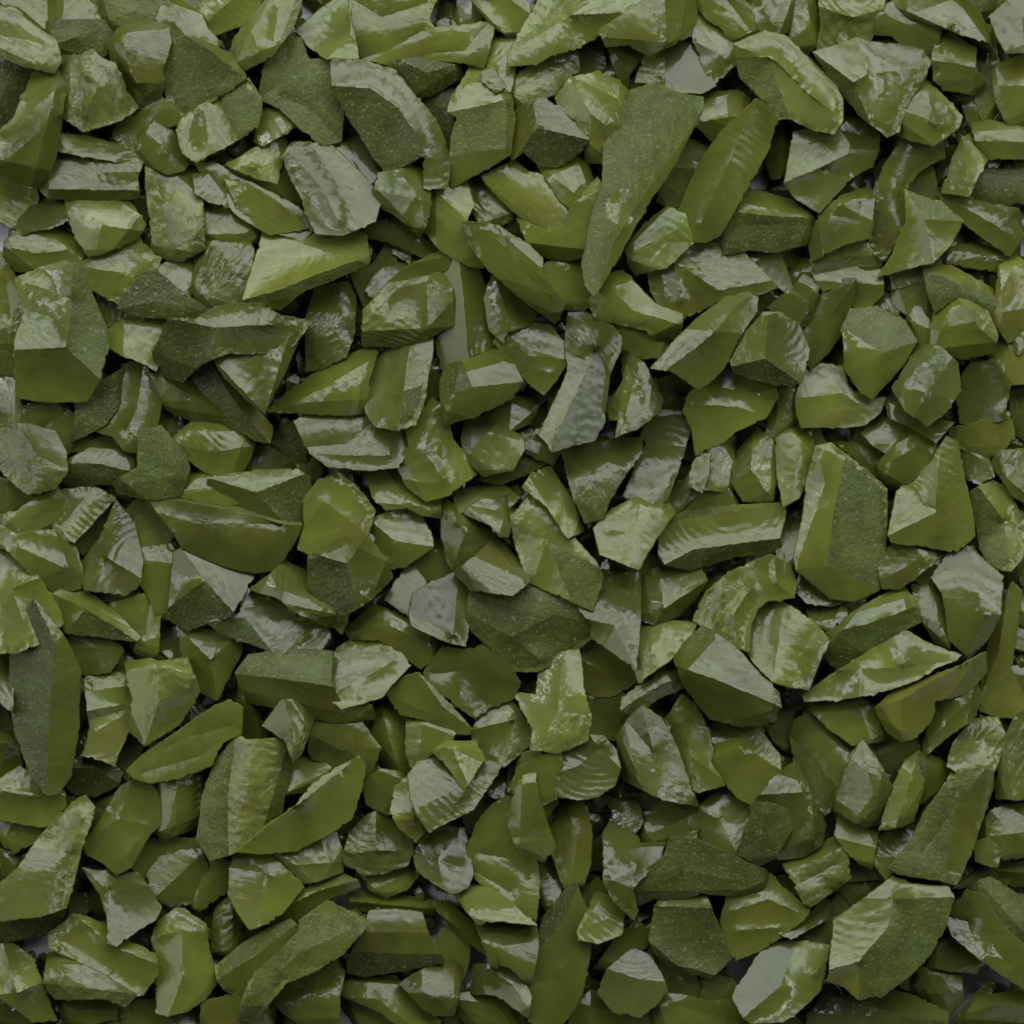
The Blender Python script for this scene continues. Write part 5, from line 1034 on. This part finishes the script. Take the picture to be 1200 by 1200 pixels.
# ---------------------------------------------------------------- into Blender
def to_world(P):
    k = 1.0 - (P[:, 2] - ZREF) / HCAM * 1.0       # keep the measured place for chips lying higher in the heap
    return np.stack([(P[:, 0] - FRAME / 2) * k * S, -(P[:, 1] - FRAME / 2) * k * S, P[:, 2] * S], 1)

def make_mesh(name, parts):
    V = []; F = []; M = []; SH = []
    o = 0
    for P, faces, mats, sharp in parts:
        V.append(P); F += [tuple(a + o for a in f) for f in faces]; M += mats
        SH += [(a + o, b + o) for a, b in sharp]; o += len(P)
    me = bpy.data.meshes.new(name); me.from_pydata(np.concatenate(V).tolist(), [], F)
    for mm in MATS: me.materials.append(mm)
    me.polygons.foreach_set('material_index', M); me.polygons.foreach_set('use_smooth', [True] * len(F))
    sh = set((min(e), max(e)) for e in SH)
    if 'sharp_edge' not in me.attributes: me.attributes.new('sharp_edge', 'BOOLEAN', 'EDGE')
    ev = np.zeros(len(me.edges) * 2, int); me.edges.foreach_get('vertices', ev); ev = ev.reshape(-1, 2)
    me.attributes['sharp_edge'].data.foreach_set('value', [(min(a, b), max(a, b)) in sh for a, b in ev])
    me.update(); me.validate()
    return me

def world_part(g):
    P = g['P'].copy(); P[:, 2] += g['dz']
    return to_world(P)

rest = []
for i in range(len(chips)):
    g = G[i]; W = world_part(g)
    if i in single:
        org = W.mean(0); org[2] = W[:, 2].min()
        me = make_mesh('glass_chip', [(W - org, g['F'], g['M'], g['sharp'])])
        o = bpy.data.objects.new('glass_chip', me); o.location = org; COL.objects.link(o)
        o['label'] = LABEL[i]; o['category'] = 'glass chip'; o['group'] = 'crushed green glass chips'
    else:
        rest.append((W, g['F'], g['M'], g['sharp']))
for b, g in geo:
    rest.append((world_part(g), g['F'], g['M'], g['sharp']))
o = bpy.data.objects.new('glass_crumbs', make_mesh('glass_crumbs', rest)); COL.objects.link(o)
o['kind'] = 'stuff'; o['label'] = 'small green glass crumbs filling the gaps between the larger chips'; o['category'] = 'glass crumbs'

# the pale tabletop that shows in a few gaps
gm = bpy.data.materials.new('pale_surface'); gm.use_nodes = True
gb = gm.node_tree.nodes['Principled BSDF']; gb.inputs['Base Color'].default_value = (0.62, 0.62, 0.68, 1); gb.inputs['Roughness'].default_value = 0.6
gn = gm.node_tree.nodes.new('ShaderNodeTexNoise'); gn.inputs['Scale'].default_value = 200
gbp = gm.node_tree.nodes.new('ShaderNodeBump'); gbp.inputs['Distance'].default_value = 0.0003
gm.node_tree.links.new(gn.outputs[0], gbp.inputs['Height']); gm.node_tree.links.new(gbp.outputs[0], gb.inputs['Normal'])
me = bpy.data.meshes.new('ground'); q = 0.6
me.from_pydata([(-q, -q, 0), (q, -q, 0), (q, q, 0), (-q, q, 0)], [], [(0, 1, 2, 3)]); me.materials.append(gm)
o = bpy.data.objects.new('ground', me); COL.objects.link(o); o['kind'] = 'structure'

# ---------------------------------------------------------------- light and camera
KEY_W, FILL_W = 60, 11
def area(name, loc, size, power, col=(1, 1, 1)):
    l = bpy.data.lights.new(name, 'AREA'); l.shape = 'RECTANGLE'; l.size, l.size_y = size; l.energy = power; l.color = col
    o = bpy.data.objects.new(name, l); o.location = loc; COL.objects.link(o)
    o.rotation_euler = (Vector((0, 0, 0)) - Vector(loc)).to_track_quat('-Z', 'Y').to_euler()
    return o
ld = Vector(LAMP).normalized(); up_ = Vector((0, 0, 1)) - ld * ld.z; up_.normalize()
for k in (-1, 0, 1):      # the one key softbox, split up to add streaks on curved facets
    area('softbox_key', tuple(Vector(LAMP) + up_ * 0.62 * k), (2.6, 0.44), KEY_W / 3, (0.95, 0.975, 1.0))
area('added_glint_strip', (-1.25, 0.55, 1.35), (0.10, 1.3), FILL_W * 0.6, (0.97, 0.98, 1.0))  # added lamp, no known source: puts crisp glints on the edges
area('added_glint_strip', (1.35, 0.35, 1.25), (0.10, 1.3), FILL_W * 0.5, (0.97, 0.98, 1.0))  # second added lamp, glints from the right
area('softbox_side', (-1.7, -0.1, 0.9), (1.0, 1.8), FILL_W, (0.96, 0.98, 1.0))
area('softbox_front', (0.9, -1.5, 0.8), (1.6, 0.8), FILL_W * 0.25, (0.97, 0.98, 1.0))
w = bpy.data.worlds.new('World'); scene.world = w; w.use_nodes = True
w.node_tree.nodes['Background'].inputs[0].default_value = (0.92, 0.95, 1.0, 1); w.node_tree.nodes['Background'].inputs[1].default_value = 0.065

cam = bpy.data.cameras.new('camera'); co = bpy.data.objects.new('camera', cam); COL.objects.link(co)
co.location = (0, 0, (HCAM + ZREF) * S); co.rotation_euler = (0, 0, 0)
cam.sensor_width = 36; cam.lens = 36 * HCAM / FRAME; cam.clip_start = 0.01; cam.clip_end = 50
scene.camera = co
scene.render.engine = 'CYCLES'
scene.cycles.use_denoising = True
scene.cycles.max_bounces = 6
scene.cycles.filter_width = 1.5
scene.view_settings.view_transform = 'Standard'; scene.view_settings.look = 'None'
scene.view_settings.exposure = 0; scene.view_settings.gamma = 1
print('chips', len(chips), 'kept', len(single), 'smallest kept', seen[rank[KEEP - 1]], 'labels', len(set(LABEL.values())), 'heap', HG.max())
